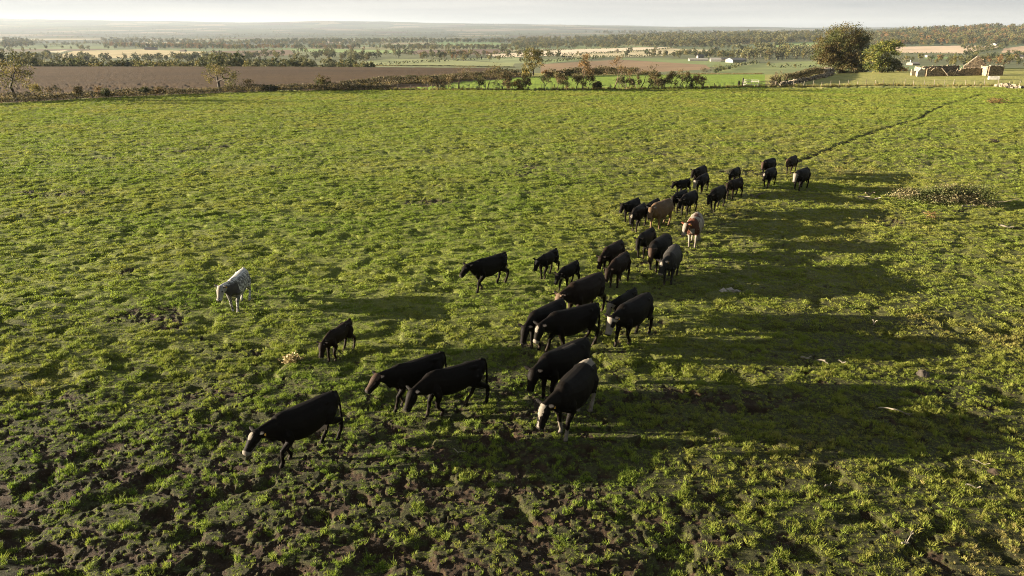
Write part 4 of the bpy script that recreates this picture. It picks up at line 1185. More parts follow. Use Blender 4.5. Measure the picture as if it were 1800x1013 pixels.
verge([(60, 117), (300, 116), (640, 116), (900, 118.5)], 1.5, 7, 1.6, .85)
scatter('long_grass', np.concatenate(vp), np.concatenate(vk), np.concatenate(vs_), np.concatenate(vt), 'pale dead grass along hedges and fences')

def fence(px_pts, step, h, label, seed, wires=(.35, .75, 1.05), pr=.055, colr=(.20, .17, .125), lean_=.05, group=None):
    r = np.random.default_rng(seed)
    line = along(px_pts, .5)
    d = np.concatenate([[0], np.cumsum(np.linalg.norm(np.diff(line[:, :2], axis=0), axis=1))])
    root = thing('fence', tuple(line[0]), label, 'fence', group)
    ps = []
    for s_ in np.arange(0, d[-1], step):
        s2 = s_ + r.normal(0, step * .08)
        q = np.array([np.interp(s2, d, line[:, j]) for j in range(3)])
        q[2] = terrain(q[0], q[1])
        g = Geo()
        l = r.normal(0, lean_, 2)
        hh = h * r.uniform(.85, 1.12)
        g.tube([(0, 0, -.2), (l[0] * hh * .5, l[1] * hh * .5, hh * .5), (l[0] * hh, l[1] * hh, hh)], [pr, pr, pr * .9], 7, np.array(colr) * r.uniform(.7, 1.25))
        add('fence_post', g.mesh('fence_post'), M_WOOD, root, tuple(q - line[0]))
        ps.append(q - line[0])
    g = Geo()
    for wz in wires:
        g.tube(np.array(ps) + [0, -.06, wz * h / 1.15], .008, 4, (.16, .15, .14), False)
    add('wire', g.mesh('wire'), M_PAINT, root)
    return root
fence([(1380, 153), (1470, 151.8), (1560, 150.6), (1680, 151), (1800, 152)], 1.85, 1.15, 'post and wire fence along the right far edge of the pasture', 21)
fence([(700, 158.3), (900, 158.6), (1100, 157.2), (1302, 153.4)], 2.6, 1.05, 'old post and wire fence among the hawthorn trees', 22, colr=(.115, .095, .07), lean_=.09)
fence([(640, 158.6), (560, 159.6), (420, 163), (250, 169.5), (100, 177), (0, 182)], 5.5, 1.0, 'sparse posts and wire beside the left bramble hedge', 23, colr=(.10, .083, .062), lean_=.12)
# field gates
def gate(pa, pb, label, colr, bars, h, braces=True):
    a, b_ = P1(*pa), P1(*pb)
    d = b_ - a; Lg = np.hypot(d[0], d[1]); rz = math.atan2(d[1], d[0])
    root = thing('field_gate', tuple(a), label, 'gate', None, rz)
    for i in range(bars):
        g = Geo()
        g.tube([(0, 0, .2 + (h - .25) * i / (bars - 1)), (Lg, 0, .2 + (h - .25) * i / (bars - 1))], .045, 6, colr)
        add('bar', g.mesh('bar'), M_PAINT, root)
    for x_ in (0.0, Lg * .5, Lg):
        g = Geo()
        g.tube([(x_, .05, .12), (x_, .05, h)], .045, 6, colr)
        add('upright', g.mesh('upright'), M_PAINT, root)
    for x_ in (0, Lg) if braces else ():
        g = Geo()
        g.tube([(x_, .06, .2), (Lg * .5, .06, h - .05)], .03, 6, colr)
        add('brace', g.mesh('brace'), M_PAINT, root)
    return root
gate((1307, 153), (1333, 153.6), 'white barred field gate hung on the dark post', (.52, .49, .42), 5, 1.35)
gate((1334, 153.6), (1362, 153.2), 'pale wooden hurdle right of the white gate', (.30, .24, .165), 4, 1.1, False)
def post(px_, py_, h, r_, label, colr, name='gate_post'):
    p = P1(px_, py_); g = Geo()
    rr = np.random.default_rng(int(px_))
    g.tube([(0, 0, -.3), (.01, 0, h * .5), (.02, .01, h * .97), (.02, .01, h)], [r_, r_ * 1.02, r_ * .95, r_ * .8], 9, colr)
    return tag(add(name, g.mesh(name), M_WOOD, None, tuple(p)), label, 'post')
post(1305, 153.2, 1.65, .14, 'stout dark gate post at the left of the white gate', (.035, .028, .02))
post(1298, 153.4, 1.15, .16, 'short thick dark post left of the gate post', (.05, .04, .03))
post(1363.5, 153, 1.1, .10, 'brown post at the right end of the hurdle', (.13, .10, .07))
g = Geo(); g.tube([(0, 0, .75), (1.0, -.1, .1)], .06, 6, (.35, .28, .2)); g.tube([(.1, .1, .5), (1.3, 0, .06)], .05, 6, (.33, .26, .18))
tag(add('broken_rail', g.mesh('broken_rail'), M_WOOD, None, tuple(P1(1364, 153))), 'fallen pale rails leaning beside the hurdle', 'rail')

def stone_heap(px_pts, n, w, h, size, seed, label, name='stone_wall', cat='wall', colr=((.17, .14, .10), (.26, .21, .15), (.10, .085, .065))):
    r = np.random.default_rng(seed)
    line = along(px_pts, .3)
    g = Geo()
    o0 = line[len(line) // 2]
    for _ in range(n):
        q = line[r.integers(0, len(line))] - o0
        z_ = h * r.random()
        wk = w * (1 - .5 * z_ / max(h, .01))
        s_ = size * r.uniform(.5, 1.4)
        g.box(q + [r.normal(0, wk * .35), r.normal(0, wk * .35), z_ + s_ * .1], (s_ * r.uniform(.8, 1.5), s_ * r.uniform(.7, 1.1), s_ * r.uniform(.5, .8)), r.uniform(0, 3.1), .35, r, np.array(colr[r.integers(0, len(colr))]) * r.uniform(.8, 1.2), r.normal(0, .25))
    return tag(add(name, g.mesh(name), M_STONE, None, tuple(o0)), label, cat)
stone_heap([(1372, 153), (1405, 146), (1450, 136), (1462, 133)], 520, .7, .75, .34, 81, 'tumbled dry stone wall at the foot of the clipped hedge')
stone_heap([(1449, 131.5), (1462, 131)], 45, 1.0, 1.5, .7, 82, 'pile of pale boulders beside the huge tree', 'stone_pile', 'stones', ((.22, .19, .14), (.17, .14, .10)))
stone_heap([(1757, 152.5), (1780, 153.5)], 40, 1.0, .45, .5, 83, 'low heap of pale stones by the right fence', 'stone_pile', 'stones', ((.22, .19, .14), (.17, .14, .10)))
stone_heap([(1775, 155.5), (1815, 157)], 60, 1.2, .3, .45, 84, 'scatter of dark stones and soil right of the pale heap', 'stone_pile', 'stones')

# ------------------------------------------------------------------ ruined farmstead
def wall_mesh(x0, x1, tops, thick, seed, colr=(.20, .155, .105), dy=0.0):
    """solid stone wall from x0 to x1 along local X, ragged top given by (x, z) points, loose stones along it"""
    r = np.random.default_rng(seed)
    g = Geo()
    tx, tz = [a for a, _ in tops], [b_ for _, b_ in tops]
    xs = np.arange(x0, x1 + .01, .22)
    n = len(xs)
    top = np.interp(xs, tx, tz) + r.normal(0, .045, n)
    rows = 9
    v = []
    for s_ in (-1, 1):
        for k in range(rows):
            zz_ = -.25 + (top + .25) * k / (rows - 1)
            v.append(np.stack([xs, dy + s_ * thick / 2 + r.normal(0, .006, n), zz_], 1))
    v = np.concatenate(v)
    q = lambda s_, k, i: s_ * rows * n + k * n + i
    f = []
    for k in range(rows - 1):
        for i in range(n - 1):
            f.append((q(0, k, i), q(0, k, i + 1), q(0, k + 1, i + 1), q(0, k + 1, i)))
            f.append((q(1, k, i + 1), q(1, k, i), q(1, k + 1, i), q(1, k + 1, i + 1)))
        f.append((q(1, k, 0), q(0, k, 0), q(0, k + 1, 0), q(1, k + 1, 0)))
        f.append((q(0, k, n - 1), q(1, k, n - 1), q(1, k + 1, n - 1), q(0, k + 1, n - 1)))
    for i in range(n - 1):
        f.append((q(0, rows - 1, i), q(0, rows - 1, i + 1), q(1, rows - 1, i + 1), q(1, rows - 1, i)))
    g.add(v, f, colr)
    for i in range(0, n - 1, 2):
        if r.random() < .75:
            g.box((xs[i] + .2, dy + r.normal(0, .06), top[i] + .03), (r.uniform(.25, .5), thick * r.uniform(.6, 1.0), r.uniform(.12, .24)), r.normal(0, .2), .3, r, np.array(colr) * r.uniform(1.0, 1.7))
    return g
p0 = P1(1627, 134.5)
kk = ppm(p0)
root = thing('ruined_farmhouse', tuple(p0), 'roofless stone farm ruin with one gable standing', 'ruin')
add('long_wall', wall_mesh(0, 96 / kk, [(0, 1.75), (.6, 1.9), (1.5, 1.75), (2.5, 1.85), (3.2, 1.7), (3.7, 1.1), (4.3, .5), (5.0, .9), (5.6, 1.3), (6.2, .7), (6.9, .4), (7.4, 1.0), (8, 1.6), (9, 1.75), (12, 1.8)], .5, 91).mesh('long_wall'), M_RUBBLE, root)
add('rear_wall', wall_mesh(1.0, 10.2, [(1, 2.0), (5, 2.1), (9, 2.2), (10.2, 2.2)], .5, 92, (.17, .14, .10), 4.6).mesh('rear_wall'), M_RUBBLE, root)
add('end_wall', wall_mesh(0, 4.4, [(0, 1.7), (4.4, 2.0)], .5, 93, (.25, .22, .165)).mesh('end_wall'), M_RUBBLE, root, (-.3, .1, 0), math.pi / 2)
gw = add('gable_wall', wall_mesh(0, 4.7, [(0, 2.2), (.3, 2.2), (2.5, 4.35), (2.9, 4.35), (4.7, 2.4)], .55, 94, (.15, .118, .080)).mesh('gable_wall'), M_RUBBLE, root, (77 / kk, 3.0, 0), R(-12))
g = Geo()
g.tube([(-.1, 0, 2.15), (1.2, 0, 3.25), (2.5, 0, 4.45), (2.9, 0, 4.42)], [.10, .11, .13, .09], 5, (.27, .24, .18))
add('coping', g.mesh('coping'), M_STONE, gw)
for a, b_ in (((3.2, -.4, 1.9), (4.9, -.5, .2)), ((6.3, -.3, .2), (7.2, 0, 1.7)), ((6.0, -.4, .9), (7.3, -.3, .3)), ((.9, -.35, 1.3), (1.6, -.3, 1.9)), ((7.6, -.3, 1.2), (8.0, 0, 2.0))):
    g = Geo()
    g.tube([a, b_], .085, 5, (.36, .29, .20))
    add('roof_timber', g.mesh('roof_timber'), M_WOOD, root)
p0 = P1(1736, 133.5)
root = thing('stone_shed', tuple(p0), 'squat stone shed stump right of the ruin gable', 'ruin')
add('front_wall', wall_mesh(0, 25 / kk, [(0, 2.0), (.3, 2.15), (1.6, 2.1), (3, 1.9)], .5, 95, (.16, .125, .09)).mesh('front_wall'), M_RUBBLE, root)
add('side_wall', wall_mesh(0, 2.6, [(0, 2.0), (2.6, 2.0)], .4, 96, (.24, .21, .155)).mesh('side_wall'), M_RUBBLE, root, (-.1, .1, 0), math.pi / 2)
g = Geo()
rr = np.random.default_rng(5)
for i in range(9):
    g.box((.3 + i * .3, .1 + rr.normal(0, .1), 2.15 + rr.uniform(0, .15)), (.45, .5, .18), rr.normal(0, .3), .3, rr, (.27, .235, .175))
add('coping', g.mesh('coping'), M_STONE, root)
g = Geo()
g.add([(0, 0, -.2), (1.75, 0, -.2), (1.75, .25, -.2), (0, .25, -.2), (0, 0, 1.1), (.7, 0, 1.9), (1.75, 0, 1.35), (1.75, .25, 1.35), (.72, .25, 1.9), (0, .25, 1.1)],
      [(0, 1, 6, 5, 4), (3, 9, 8, 7, 2), (0, 4, 9, 3), (1, 2, 7, 6), (4, 5, 8, 9), (5, 6, 7, 8), (0, 3, 2, 1)], (.33, .305, .245))
tag(add('stone_slab', g.mesh('stone_slab'), M_STONE, None, tuple(P1(1612, 135)), R(4)), 'pale upright slab with pointed top at the left end of the ruin', 'stone slab')
g = Geo(); g.box((.5, .12, .45), (1.0, .22, 1.2), 0, .06, rr, (.32, .295, .24))
tag(add('stone_slab', g.mesh('stone_slab'), M_STONE, None, tuple(P1(1602.5, 133)), R(3)), 'smaller square pale slab left of the pointed one', 'stone slab')
post(1600.5, 133, 1.45, .10, 'leaning grey post at the left end of the ruin', (.33, .29, .22), 'wooden_post')
# water trough
p0 = P1(1737, 140)
root = thing('water_trough', tuple(p0), 'pale concrete water trough on the grass before the stone shed', 'trough', None, R(-14))
g = Geo()
for c_, d_ in (((1.0, -.42, .35), (2.0, .09, .7)), ((1.0, .42, .35), (2.0, .09, .7)), ((.045, 0, .35), (.09, .75, .7)), ((1.955, 0, .35), (.09, .75, .7)), ((1.0, 0, .06), (1.82, .75, .1))):
    g.box(c_, d_, 0, .02, rr, (.36, .34, .30))
add('trough_shell', g.mesh('trough_shell'), M_STONE, root)
g = Geo(); g.box((1.0, 0, .55), (1.80, .74, .02), 0, 0, rr, (.02, .022, .022))
add('water', g.mesh('water'), M_PAINT, root)

# ------------------------------------------------------------------ valley woods, trees and hedges
def far_proto(seed, pal_, nq=300):
    r = np.random.default_rng(seed)
    lobes = [(r.uniform(-2, 2), r.uniform(-2, 2), r.uniform(4.2, 7.2), r.uniform(1.8, 3.0), r.uniform(1.8, 3.0), r.uniform(2.0, 3.0)) for _ in range(6)] + [(0, 0, 3.2, 3.1, 3.1, 2.4)]
    c = lobed_points(lobes, nq, r, .5)
    c = c[c[:, 2] > .4]
    c *= np.array([1, 1, 10 / c[:, 2].max()])
    pal = np.array(LEAFC[pal_])
    v, f = quads_at(c, 1.15, r, .75)
    kk_ = np.clip((fbm(c[:, 0] / 2.5 + 9, (c[:, 1] + c[:, 2]) / 2.5, 2, seed) - .2) / .6 * len(pal), 0, len(pal) - 1).astype(int)
    return v, f, np.repeat(pal[kk_] * r.uniform(.8, 1.2, (len(c), 1)), 4, 0)
PROTO = {p_: [far_proto(1000 + 10 * j + i, p_) for i in range(3)] for j, p_ in enumerate(('oak', 'olive', 'dark', 'lime', 'rust', 'gold', 'pale'))}
CHEAP = {p_: [far_proto(2000 + 10 * j + i, p_, 90) for i in range(3)] for j, p_ in enumerate(('oak', 'olive', 'dark'))}
TRUNK_G = Geo(); TRUNK_G.tube([(0, 0, -.6), (0, .05, 2), (.1, 0, 4.5), (0, 0, 6.5)], [.42, .34, .26, .1], 6, (.06, .05, .04))
TRUNK_ME = TRUNK_G.mesh('trunk', True); TRUNK_ME.materials.append(M_BARK)
CROWN_ME = {}
for p_, lst in PROTO.items():
    for i, (v, f, c) in enumerate(lst):
        me_ = np_mesh('crown', v, f.astype(np.int32), {'col': c}); me_.materials.append(M_LEAF)
        CROWN_ME[p_, i] = me_
def poly_points(poly, n, r):
    poly = np.array(poly, float)
    lo, hi = poly.min(0), poly.max(0)
    q = r.uniform(lo, hi, (n * 12, 2))
    return q[inside(poly, q[:, 0], q[:, 1])][:n]
def wood(poly, n, hpx, pals, seed, label, name='woodland'):
    """a wood that reads as one mass"""
    r = np.random.default_rng(seed)
    q = poly_points(poly, n, r)
    p = at_px(q[:, 0], q[:, 1])
    return wood_at(p, r.uniform(*hpx, len(p)) / (F_PX / (p[:, 1] * CP + 4)), pals, r, label, name)
def wood_at(p, h, pals, r, label, name='woodland', protos=None):
    vs, fs, cs, n0 = [], [], [], 0
    for k in range(len(p)):
        v, f, c = (protos or PROTO)[pals[r.integers(0, len(pals))]][r.integers(0, 3)]
        a = r.uniform(0, 6.283); s = h[k] / 10
        rot = np.array([[math.cos(a), -math.sin(a), 0], [math.sin(a), math.cos(a), 0], [0, 0, 1]])
        sx = s * r.uniform(.85, 1.25)
        vs.append(v @ rot.T * np.array([sx, sx, s]) + p[k]); fs.append(f + n0); cs.append(c * r.uniform(.78, 1.25)); n0 += len(v)
    me = np_mesh(name, np.concatenate(vs), np.concatenate(fs).astype(np.int32), {'col': np.concatenate(cs)})
    return tag(add(name, me, M_LEAF), label, None, None, 'stuff')
def far_tree(p, h, wide, pal_, seed, label, group):
    rr = random.Random(seed)
    root = thing('valley_tree', tuple(p), label, 'tree', group, rr.uniform(0, 6.28), (h / 10 * wide, h / 10 * wide, h / 10))
    add('trunk', TRUNK_ME, None, root)
    add('crown', CROWN_ME[pal_, rr.randrange(3)], None, root)
def trees(poly, n, hpx, pals, seed, label, group):
    r = np.random.default_rng(seed)
    q = poly_points(poly, n, r)
    p = at_px(q[:, 0], q[:, 1])
    for k in range(len(p)):
        far_tree(p[k], r.uniform(*hpx) / ppm(p[k]), r.uniform(.9, 1.35), pals[r.integers(0, len(pals))], seed * 100 + k, label, group)
# trees standing below the brow of the ploughed field, only their crowns showing over it
r = np.random.default_rng(303)
brow = []
for k in range(250):
    u_ = r.uniform(-60, 655)
    D_ = r.uniform(330, 500)
    top_y = np.interp(u_, [-60, 20, 60, 75, 120, 200, 350, 375, 410, 450, 560, 600, 655], [84, 84, 92, 101, 98, 101, 102, 90, 92, 102, 97, 101, 106]) + r.uniform(1, 12)
    X_ = (u_ - 900) / F_PX * (D_ * CP + 7)
    z_ = float(terrain(X_, D_))
    top_z = CAM_H - D_ * math.tan(PITCH - math.atan((506.5 - top_y) / F_PX))
    h_ = max(5.0, top_z - z_)
    pal_ = ('gold' if 60 < u_ < 112 and r.random() < .6 else ('olive', 'dark', 'oak', 'pale', 'pale', 'dark')[r.integers(0, 6)])
    brow.append((h_, X_, D_, z_, pal_))
brow.sort(reverse=True)
for k, (h_, X_, D_, z_, pal_) in enumerate(brow[:105]):
    far_tree((X_, D_, z_), h_, r.uniform(.8, 1.2) * min(1.0, 11 / h_), pal_, 5000 + k, 'tree crown showing over the brow behind the ploughed field', 'trees behind the brow of the ploughed field')
wood_at(np.array([q[1:4] for q in brow[105:]]), np.array([q[0] for q in brow[105:]]), ('olive', 'dark', 'oak', 'pale'), r, 'lower thicket between the trees behind the ploughed field', 'thicket')
trees([(690, 103), (790, 100), (870, 95), (885, 98), (840, 103), (760, 105)], 34, (7, 12), ('olive', 'dark', 'oak', 'rust'), 310, 'tree in the belt above the olive green pasture in mid valley', 'tree belt above the olive pasture')
trees([(1290, 100), (1330, 90), (1425, 92), (1440, 103), (1330, 108), (1300, 107)], 62, (14, 21), ('pale', 'olive', 'pale', 'pale', 'oak'), 311, 'pale green tree in the belt behind the white farm', 'trees behind the white farm')
trees([(1590, 106), (1680, 106), (1800, 98), (1815, 117), (1700, 118), (1640, 113), (1590, 112)], 72, (8, 14), ('pale', 'olive', 'dark', 'oak', 'dark', 'rust'), 312, 'tree in the mixed wood below the right hand stubble field', 'trees of the wood below the right stubble field')
for i, (a, b_, hp_, pal_) in enumerate([(1085, 94, 9, 'oak'), (1110, 91.5, 9, 'dark'), (1152, 89, 9, 'oak'), (1101, 101, 9, 'dark'), (1148, 100, 8, 'oak'), (971, 100, 9, 'dark'), (992, 98, 5, 'olive'), (1015, 97, 7, 'olive'), (1190, 96.5, 8, 'olive'), (1220, 94, 8, 'olive'), (1095, 101, 5, 'olive'), (1196, 97, 6, 'dark')]):
    p = P1(a, b_); far_tree(p, hp_ / ppm(p), 1.0, pal_, 600 + i, 'small round tree in the hedges between the pale stubble fields', 'trees in the stubble field hedges')
for i, (a, b_, hp_, pal_, lab) in enumerate([(815, 108, 12, 'olive', 'tree in the hedge of the olive pasture, under the tree belt'), (861, 107, 11, 'olive', 'left one of two pale trees right of the olive pasture'), (877, 107, 10, 'olive', 'right one of two pale trees right of the olive pasture'),
        (916, 110, 9, 'dark', 'dark tree left of the leafy olive tree, further off'), (265, 112, 17, 'dark', 'dark pointed tree on the stubble edge over the ploughed field'), (1696, 99, 11, 'dark', 'dark round tree at the foot of the right stubble field'),
        (1679, 101, 7, 'lime', 'pale green bush beside the dark round tree'), (1350, 117, 9, 'olive', 'bush on the green slope between farm and gate'), (1398, 120, 8, 'olive', 'bush in the hedge left of the huge tree'), (1755, 114, 14, 'rust', 'rusty orange tree behind the stone shed')]):
    p = P1(a, b_); far_tree(p, hp_ / ppm(p), 1.1, pal_, 650 + i, lab, None)
r = np.random.default_rng(333)
q = np.stack([r.uniform(-40, 1300, 9000), r.uniform(77, 113, 9000)], 1)
kp = (fbm(q[:, 0] / 70, q[:, 1] / 3.2, 3, 334) > .60) & ~((q[:, 0] > 905) & (q[:, 1] > 103))
for _, poly, _c in PATCH:
    kp &= ~inside(poly, q[:, 0], q[:, 1])
p = at_px(q[kp, 0], q[kp, 1])
p = p[p[:, 1] > 520][:620]
wood_at(p, r.uniform(6, 11, len(p)), ('pale', 'olive', 'dark', 'oak', 'dark'), r, 'copses and hedgerow trees scattered through the valley', 'valley_copses')
wood([(640, 84), (900, 84), (900, 88), (690, 89)], 140, (6, 9), ('oak', 'olive', 'dark'), 320, 'belt of trees above the brown ploughland in mid valley')
wood([(440, 75), (560, 73), (760, 73), (905, 73.5), (905, 76.5), (760, 76.5), (450, 78)], 380, (5, 8), ('dark', 'dark', 'oak'), 321, 'long dark wood across the middle of the valley')
wood([(900, 73), (1060, 71), (1110, 77), (1110, 83.5), (960, 86), (900, 85)], 420, (6, 10), ('olive', 'dark', 'oak'), 322, 'wood sloping down left of the ridge')
wood([(1040, 72), (1250, 66), (1440, 64), (1440, 73), (1340, 78.5), (1230, 84), (1110, 83)], 840, (8, 13), ('dark', 'oak', 'oak', 'olive', 'pale'), 323, 'wooded ridge above the pale stubble fields')
wood([(1490, 68), (1560, 62), (1680, 55), (1850, 50), (1850, 76), (1760, 80), (1700, 79.5), (1530, 82)], 1120, (8, 13), ('oak', 'dark', 'pale', 'olive', 'oak', 'oak', 'rust'), 324, 'brown autumn wood on the right skyline')
wood([(1000, 58), (1300, 60), (1450, 57), (1450, 62), (1200, 66)], 300, (4, 7), ('dark', 'oak'), 331, 'dark far wood behind the ridge')
wood([(180, 81), (300, 83), (400, 82), (400, 87), (200, 83.5)], 160, (6, 9), ('olive', 'dark', 'rust'), 325, 'trees round the white house in the left valley')
wood([(180, 71), (460, 74), (640, 77), (640, 79), (300, 80), (180, 77)], 320, (4, 7), ('dark', 'oak', 'olive'), 326, 'dark wood in the left valley')
wood([(-40, 78), (50, 74), (60, 83), (-40, 86)], 120, (7, 11), ('dark', 'oak'), 327, 'dark wood at the left end of the valley')
wood([(400, 85), (640, 84.5), (640, 88), (500, 86), (400, 88)], 140, (5, 9), ('olive', 'rust', 'dark'), 328, 'broken belt of trees below the dark wood')
wood([(1690, 84), (1800, 72), (1810, 76), (1760, 86), (1700, 98)], 100, (4, 8), ('oak', 'olive', 'dark'), 329, 'trees climbing along the lane on the right slope')
wood([(1225, 98), (1250, 96), (1290, 97), (1290, 103), (1240, 103)], 52, (6, 10), ('dark', 'oak', 'olive'), 330, 'trees close about the farm buildings')
# hedgerows and copses of the far country
r = np.random.default_rng(340)
n = 80000
yy = np.exp(r.uniform(math.log(1500), math.log(14000), n)); xx = r.uniform(-.78, .78, n) * yy
_, cb_ = field_cells(xx, yy)
zz = terrain(xx, yy, bumps=False)
qx, qy = project(xx, yy, zz)
cop = fbm(xx / 700, yy / 1100, 3, 341)
keep = ((cb_ < 16 + yy * .004) | ((cop > .60) & (r.random(n) < .30))) & (qy < 82)
for _, poly, _c in PATCH:
    keep &= ~inside(poly, qx, qy)
p = np.stack([xx, yy, zz], 1)[keep]
p = p[:9000]
wood_at(p, r.uniform(5, 12, len(p)), ('oak', 'olive', 'dark'), r, 'hedgerow trees and copses of the far country', 'far_trees', CHEAP)
for i, (pts_, lab) in enumerate([
    ([(860, 96.5), (985, 88), (1105, 84.3)], 'thin dark hedge along the top of the palest stubble field'), ([(872, 101), (1000, 97.4), (1165, 87.3), (1192, 83.8)], 'dark hedge between the two pale stubble fields'),
    ([(985, 101.8), (1150, 99.6), (1240, 93.5), (1263, 88.8)], 'dark hedge below the lower stubble field'), ([(945, 111.5), (1065, 102)], 'dark hedge slanting up from the leafy olive tree'),
    ([(640, 117), (800, 107), (905, 102)], 'broken hedge round the olive green pasture'), ([(1256, 128), (1300, 116), (1335, 111.5)], 'hedge with scrub running down from the farm'),
    ([(1350, 118.5), (1440, 120)], 'thin hedge across the green slope left of the huge tree'), ([(1575, 95.5), (1700, 96), (1766, 84)], 'dark hedge under the right stubble field'),
    ([(105, 104), (270, 103), (366, 99)], 'hedge along the foot of the left stubble field'), ([(540, 93), (720, 95.5), (800, 97)], 'hedge below the bright green valley field')]):
    hedge(pts_, 2.6, 2.2, 1.4, 2.0, 'dark', 360 + i, lab, .5, group=None, step=5)

# ------------------------------------------------------------------ farm buildings and houses in the valley
def building(px_, py_, wpx, hpx, deep, label, wallc, roofc, rz=0, roof=.45, chimney=False, name='farm_building', cat='building', windows=0):
    p = P1(px_, py_); k = ppm(p)
    w, h = wpx / k, hpx / k
    hw, hr = h * (1 - roof), h * roof
    root = thing(name, tuple(p), label, cat, None, rz)
    d = deep
    g = Geo()
    g.add([(0, 0, -2), (w, 0, -2), (w, d, -2), (0, d, -2), (0, 0, hw), (w, 0, hw), (w, d, hw), (0, d, hw), (0, d / 2, h - .02), (w, d / 2, h - .02)],
          [(0, 1, 5, 4), (1, 2, 6, 9, 5), (2, 3, 7, 6), (3, 0, 4, 8, 7), (4, 5, 9, 8), (6, 7, 8, 9)], wallc)
    add('wall', g.mesh('wall'), M_STONE, root)
    g = Geo(); o_, tk = .35, .22
    g.add([(-o_, -o_, hw - .12), (w + o_, -o_, hw - .12), (w + o_, d / 2, h + .02), (-o_, d / 2, h + .02), (-o_, d + o_, hw - .12), (w + o_, d + o_, hw - .12),
           (-o_, -o_, hw - .12 + tk), (w + o_, -o_, hw - .12 + tk), (w + o_, d / 2, h + tk), (-o_, d / 2, h + tk), (-o_, d + o_, hw - .12 + tk), (w + o_, d + o_, hw - .12 + tk)],
          [(6, 7, 8, 9), (9, 8, 11, 10), (0, 3, 2, 1), (3, 4, 5, 2), (0, 1, 7, 6), (4, 10, 11, 5), (0, 6, 9, 3), (3, 9, 10, 4), (1, 2, 8, 7), (2, 5, 11, 8)], roofc)
    rf = add('roof', g.mesh('roof'), M_STONE, root)
    if chimney:
        g = Geo(); g.box((w * .12, d / 2, h + .6), (.9, .7, 1.9), 0, 0, None, (.45, .40, .33)); g.box((w * .12, d / 2, h + 1.62), (1.05, .85, .16), 0, 0, None, (.30, .24, .18))
        add('chimney', g.mesh('chimney'), M_STONE, rf)
    for i in range(windows):
        g = Geo(); g.box((w * (i + .7) / (windows + .4), -.012, hw * .55), (1.0, .06, 1.2), 0, 0, None, (.03, .03, .035))
        add('window', g.mesh('window'), M_PAINT, root)
    return root
WH, CR, GR, SL = (.24, .225, .195), (.20, .17, .13), (.12, .12, .117), (.058, .056, .055)
building(1212, 107.5, 32, 4.5, 11, 'long low pale shed at the left of the white farm', WH, (.28, .26, .22), R(-6))
building(1227, 103, 11, 6.5, 8, 'two storey white farmhouse with chimney above the sheds', WH, SL, R(8), chimney=True, name='farmhouse', cat='house', windows=3)
building(1249, 108.5, 18, 6, 14, 'pale roofed shed in the middle of the farm', WH, (.28, .26, .225), R(-10))
building(1266, 107, 17, 5, 12, 'dark roofed byre between the pale shed and the grey barn', CR, SL, R(-8))
building(1288, 110.5, 27, 7.5, 15, 'grey roofed barn with white gable at the right of the farm', WH, GR, R(14), roof=.4)
p = P1(1303, 104); g = Geo(); g.tube([(0, 0, -1), (0, 0, 5.2)], 1.2, 14, (.55, .52, .46)); g.tube([(0, 0, 5.2), (0, 0, 5.7), (0, 0, 6.1)], [1.25, .9, .2], 14, (.30, .29, .28))
tag(add('feed_silo', g.mesh('feed_silo'), M_PAINT, None, tuple(p)), 'small round silo behind the grey roofed barn', 'silo')
building(1257, 87.5, 7, 4, 9, 'small white cottage below the wooded ridge', WH, SL, R(10), name='cottage', cat='house')
building(1417, 73, 12, 6, 10, 'pale house at the edge of the wood left of the huge tree', CR, (.34, .28, .22), R(-5), name='cottage', cat='house')
building(254, 88, 20, 4.5, 9, 'long white house among trees in the left valley', WH, SL, R(6), name='farmhouse', cat='house')
building(316, 91, 9, 3.5, 8, 'small pale house right of the long white house', WH, CR, R(-8), name='cottage', cat='house')
building(606, 76.5, 9, 2.8, 12, 'tiny white farm by the pink stubble in the far valley', WH, SL, 0, name='cottage', cat='house')
building(1604, 115, 14, 5, 8, 'white roofed house behind the yellow green tree', CR, WH, R(8), chimney=True, name='cottage', cat='house')
building(1630, 101, 6.5, 3.8, 5, 'white hut on the small green field at right', WH, WH, R(4), roof=.25, name='hut', cat='hut')
building(1788, 103, 9, 6, 8, 'white house in the wood at the right edge', WH, SL, R(-20), name='cottage', cat='house')
building(1751, 81, 8, 5, 12, 'white house on the lane up the right slope', WH, GR, R(25), name='cottage', cat='house')
building(1776, 73.5, 5, 3, 12, 'tiny white house high on the right slope', WH, GR, R(-15), name='cottage', cat='house')

# ------------------------------------------------------------------ fallen wood, brush and stones on the pasture
def branch(px_, py_, lpx, ang, seed, label, rad=.03, colr=(.22, .19, .14), twigs=3, rise=.08, bend=.25, name='fallen_branch', cat='branch', group=None):
    r = np.random.default_rng(seed)
    p = P1(px_, py_); l = lpx / ppm(p)
    g = Geo()
    t_ = np.linspace(0, 1, 9)
    a = R(ang)
    side = np.cumsum(r.normal(0, bend * .35, 9)) * l * .16
    pts_ = np.stack([t_ * l * math.cos(a) - side * math.sin(a), t_ * l * math.sin(a) + side * math.cos(a), .045 + rise * np.abs(np.sin(t_ * 3.1 + r.uniform(0, 2)))], 1)
    g.tube(pts_, np.linspace(rad, rad * .45, 9), 6, colr)
    for _ in range(twigs):
        i = r.integers(2, 8)
        d = np.array([math.cos(a + r.normal(0, .9)), math.sin(a + r.normal(0, .9)), r.uniform(.0, .6)]) * l * r.uniform(.12, .3)
        g.tube([pts_[i], pts_[i] + d * .5 + r.normal(0, .02, 3), pts_[i] + d], [rad * .6, rad * .45, rad * .2], 5, colr)
    return tag(add(name, g.mesh(name, True), M_WOOD, None, tuple(p)), label, cat, group)
branch(1544, 719, 50, -35, 1, 'long crooked pale stick lying in the cow shadow at right', .022)
branch(1407, 634, 20, 10, 2, 'forked pale stick, leftmost of three in the shadow', .035)
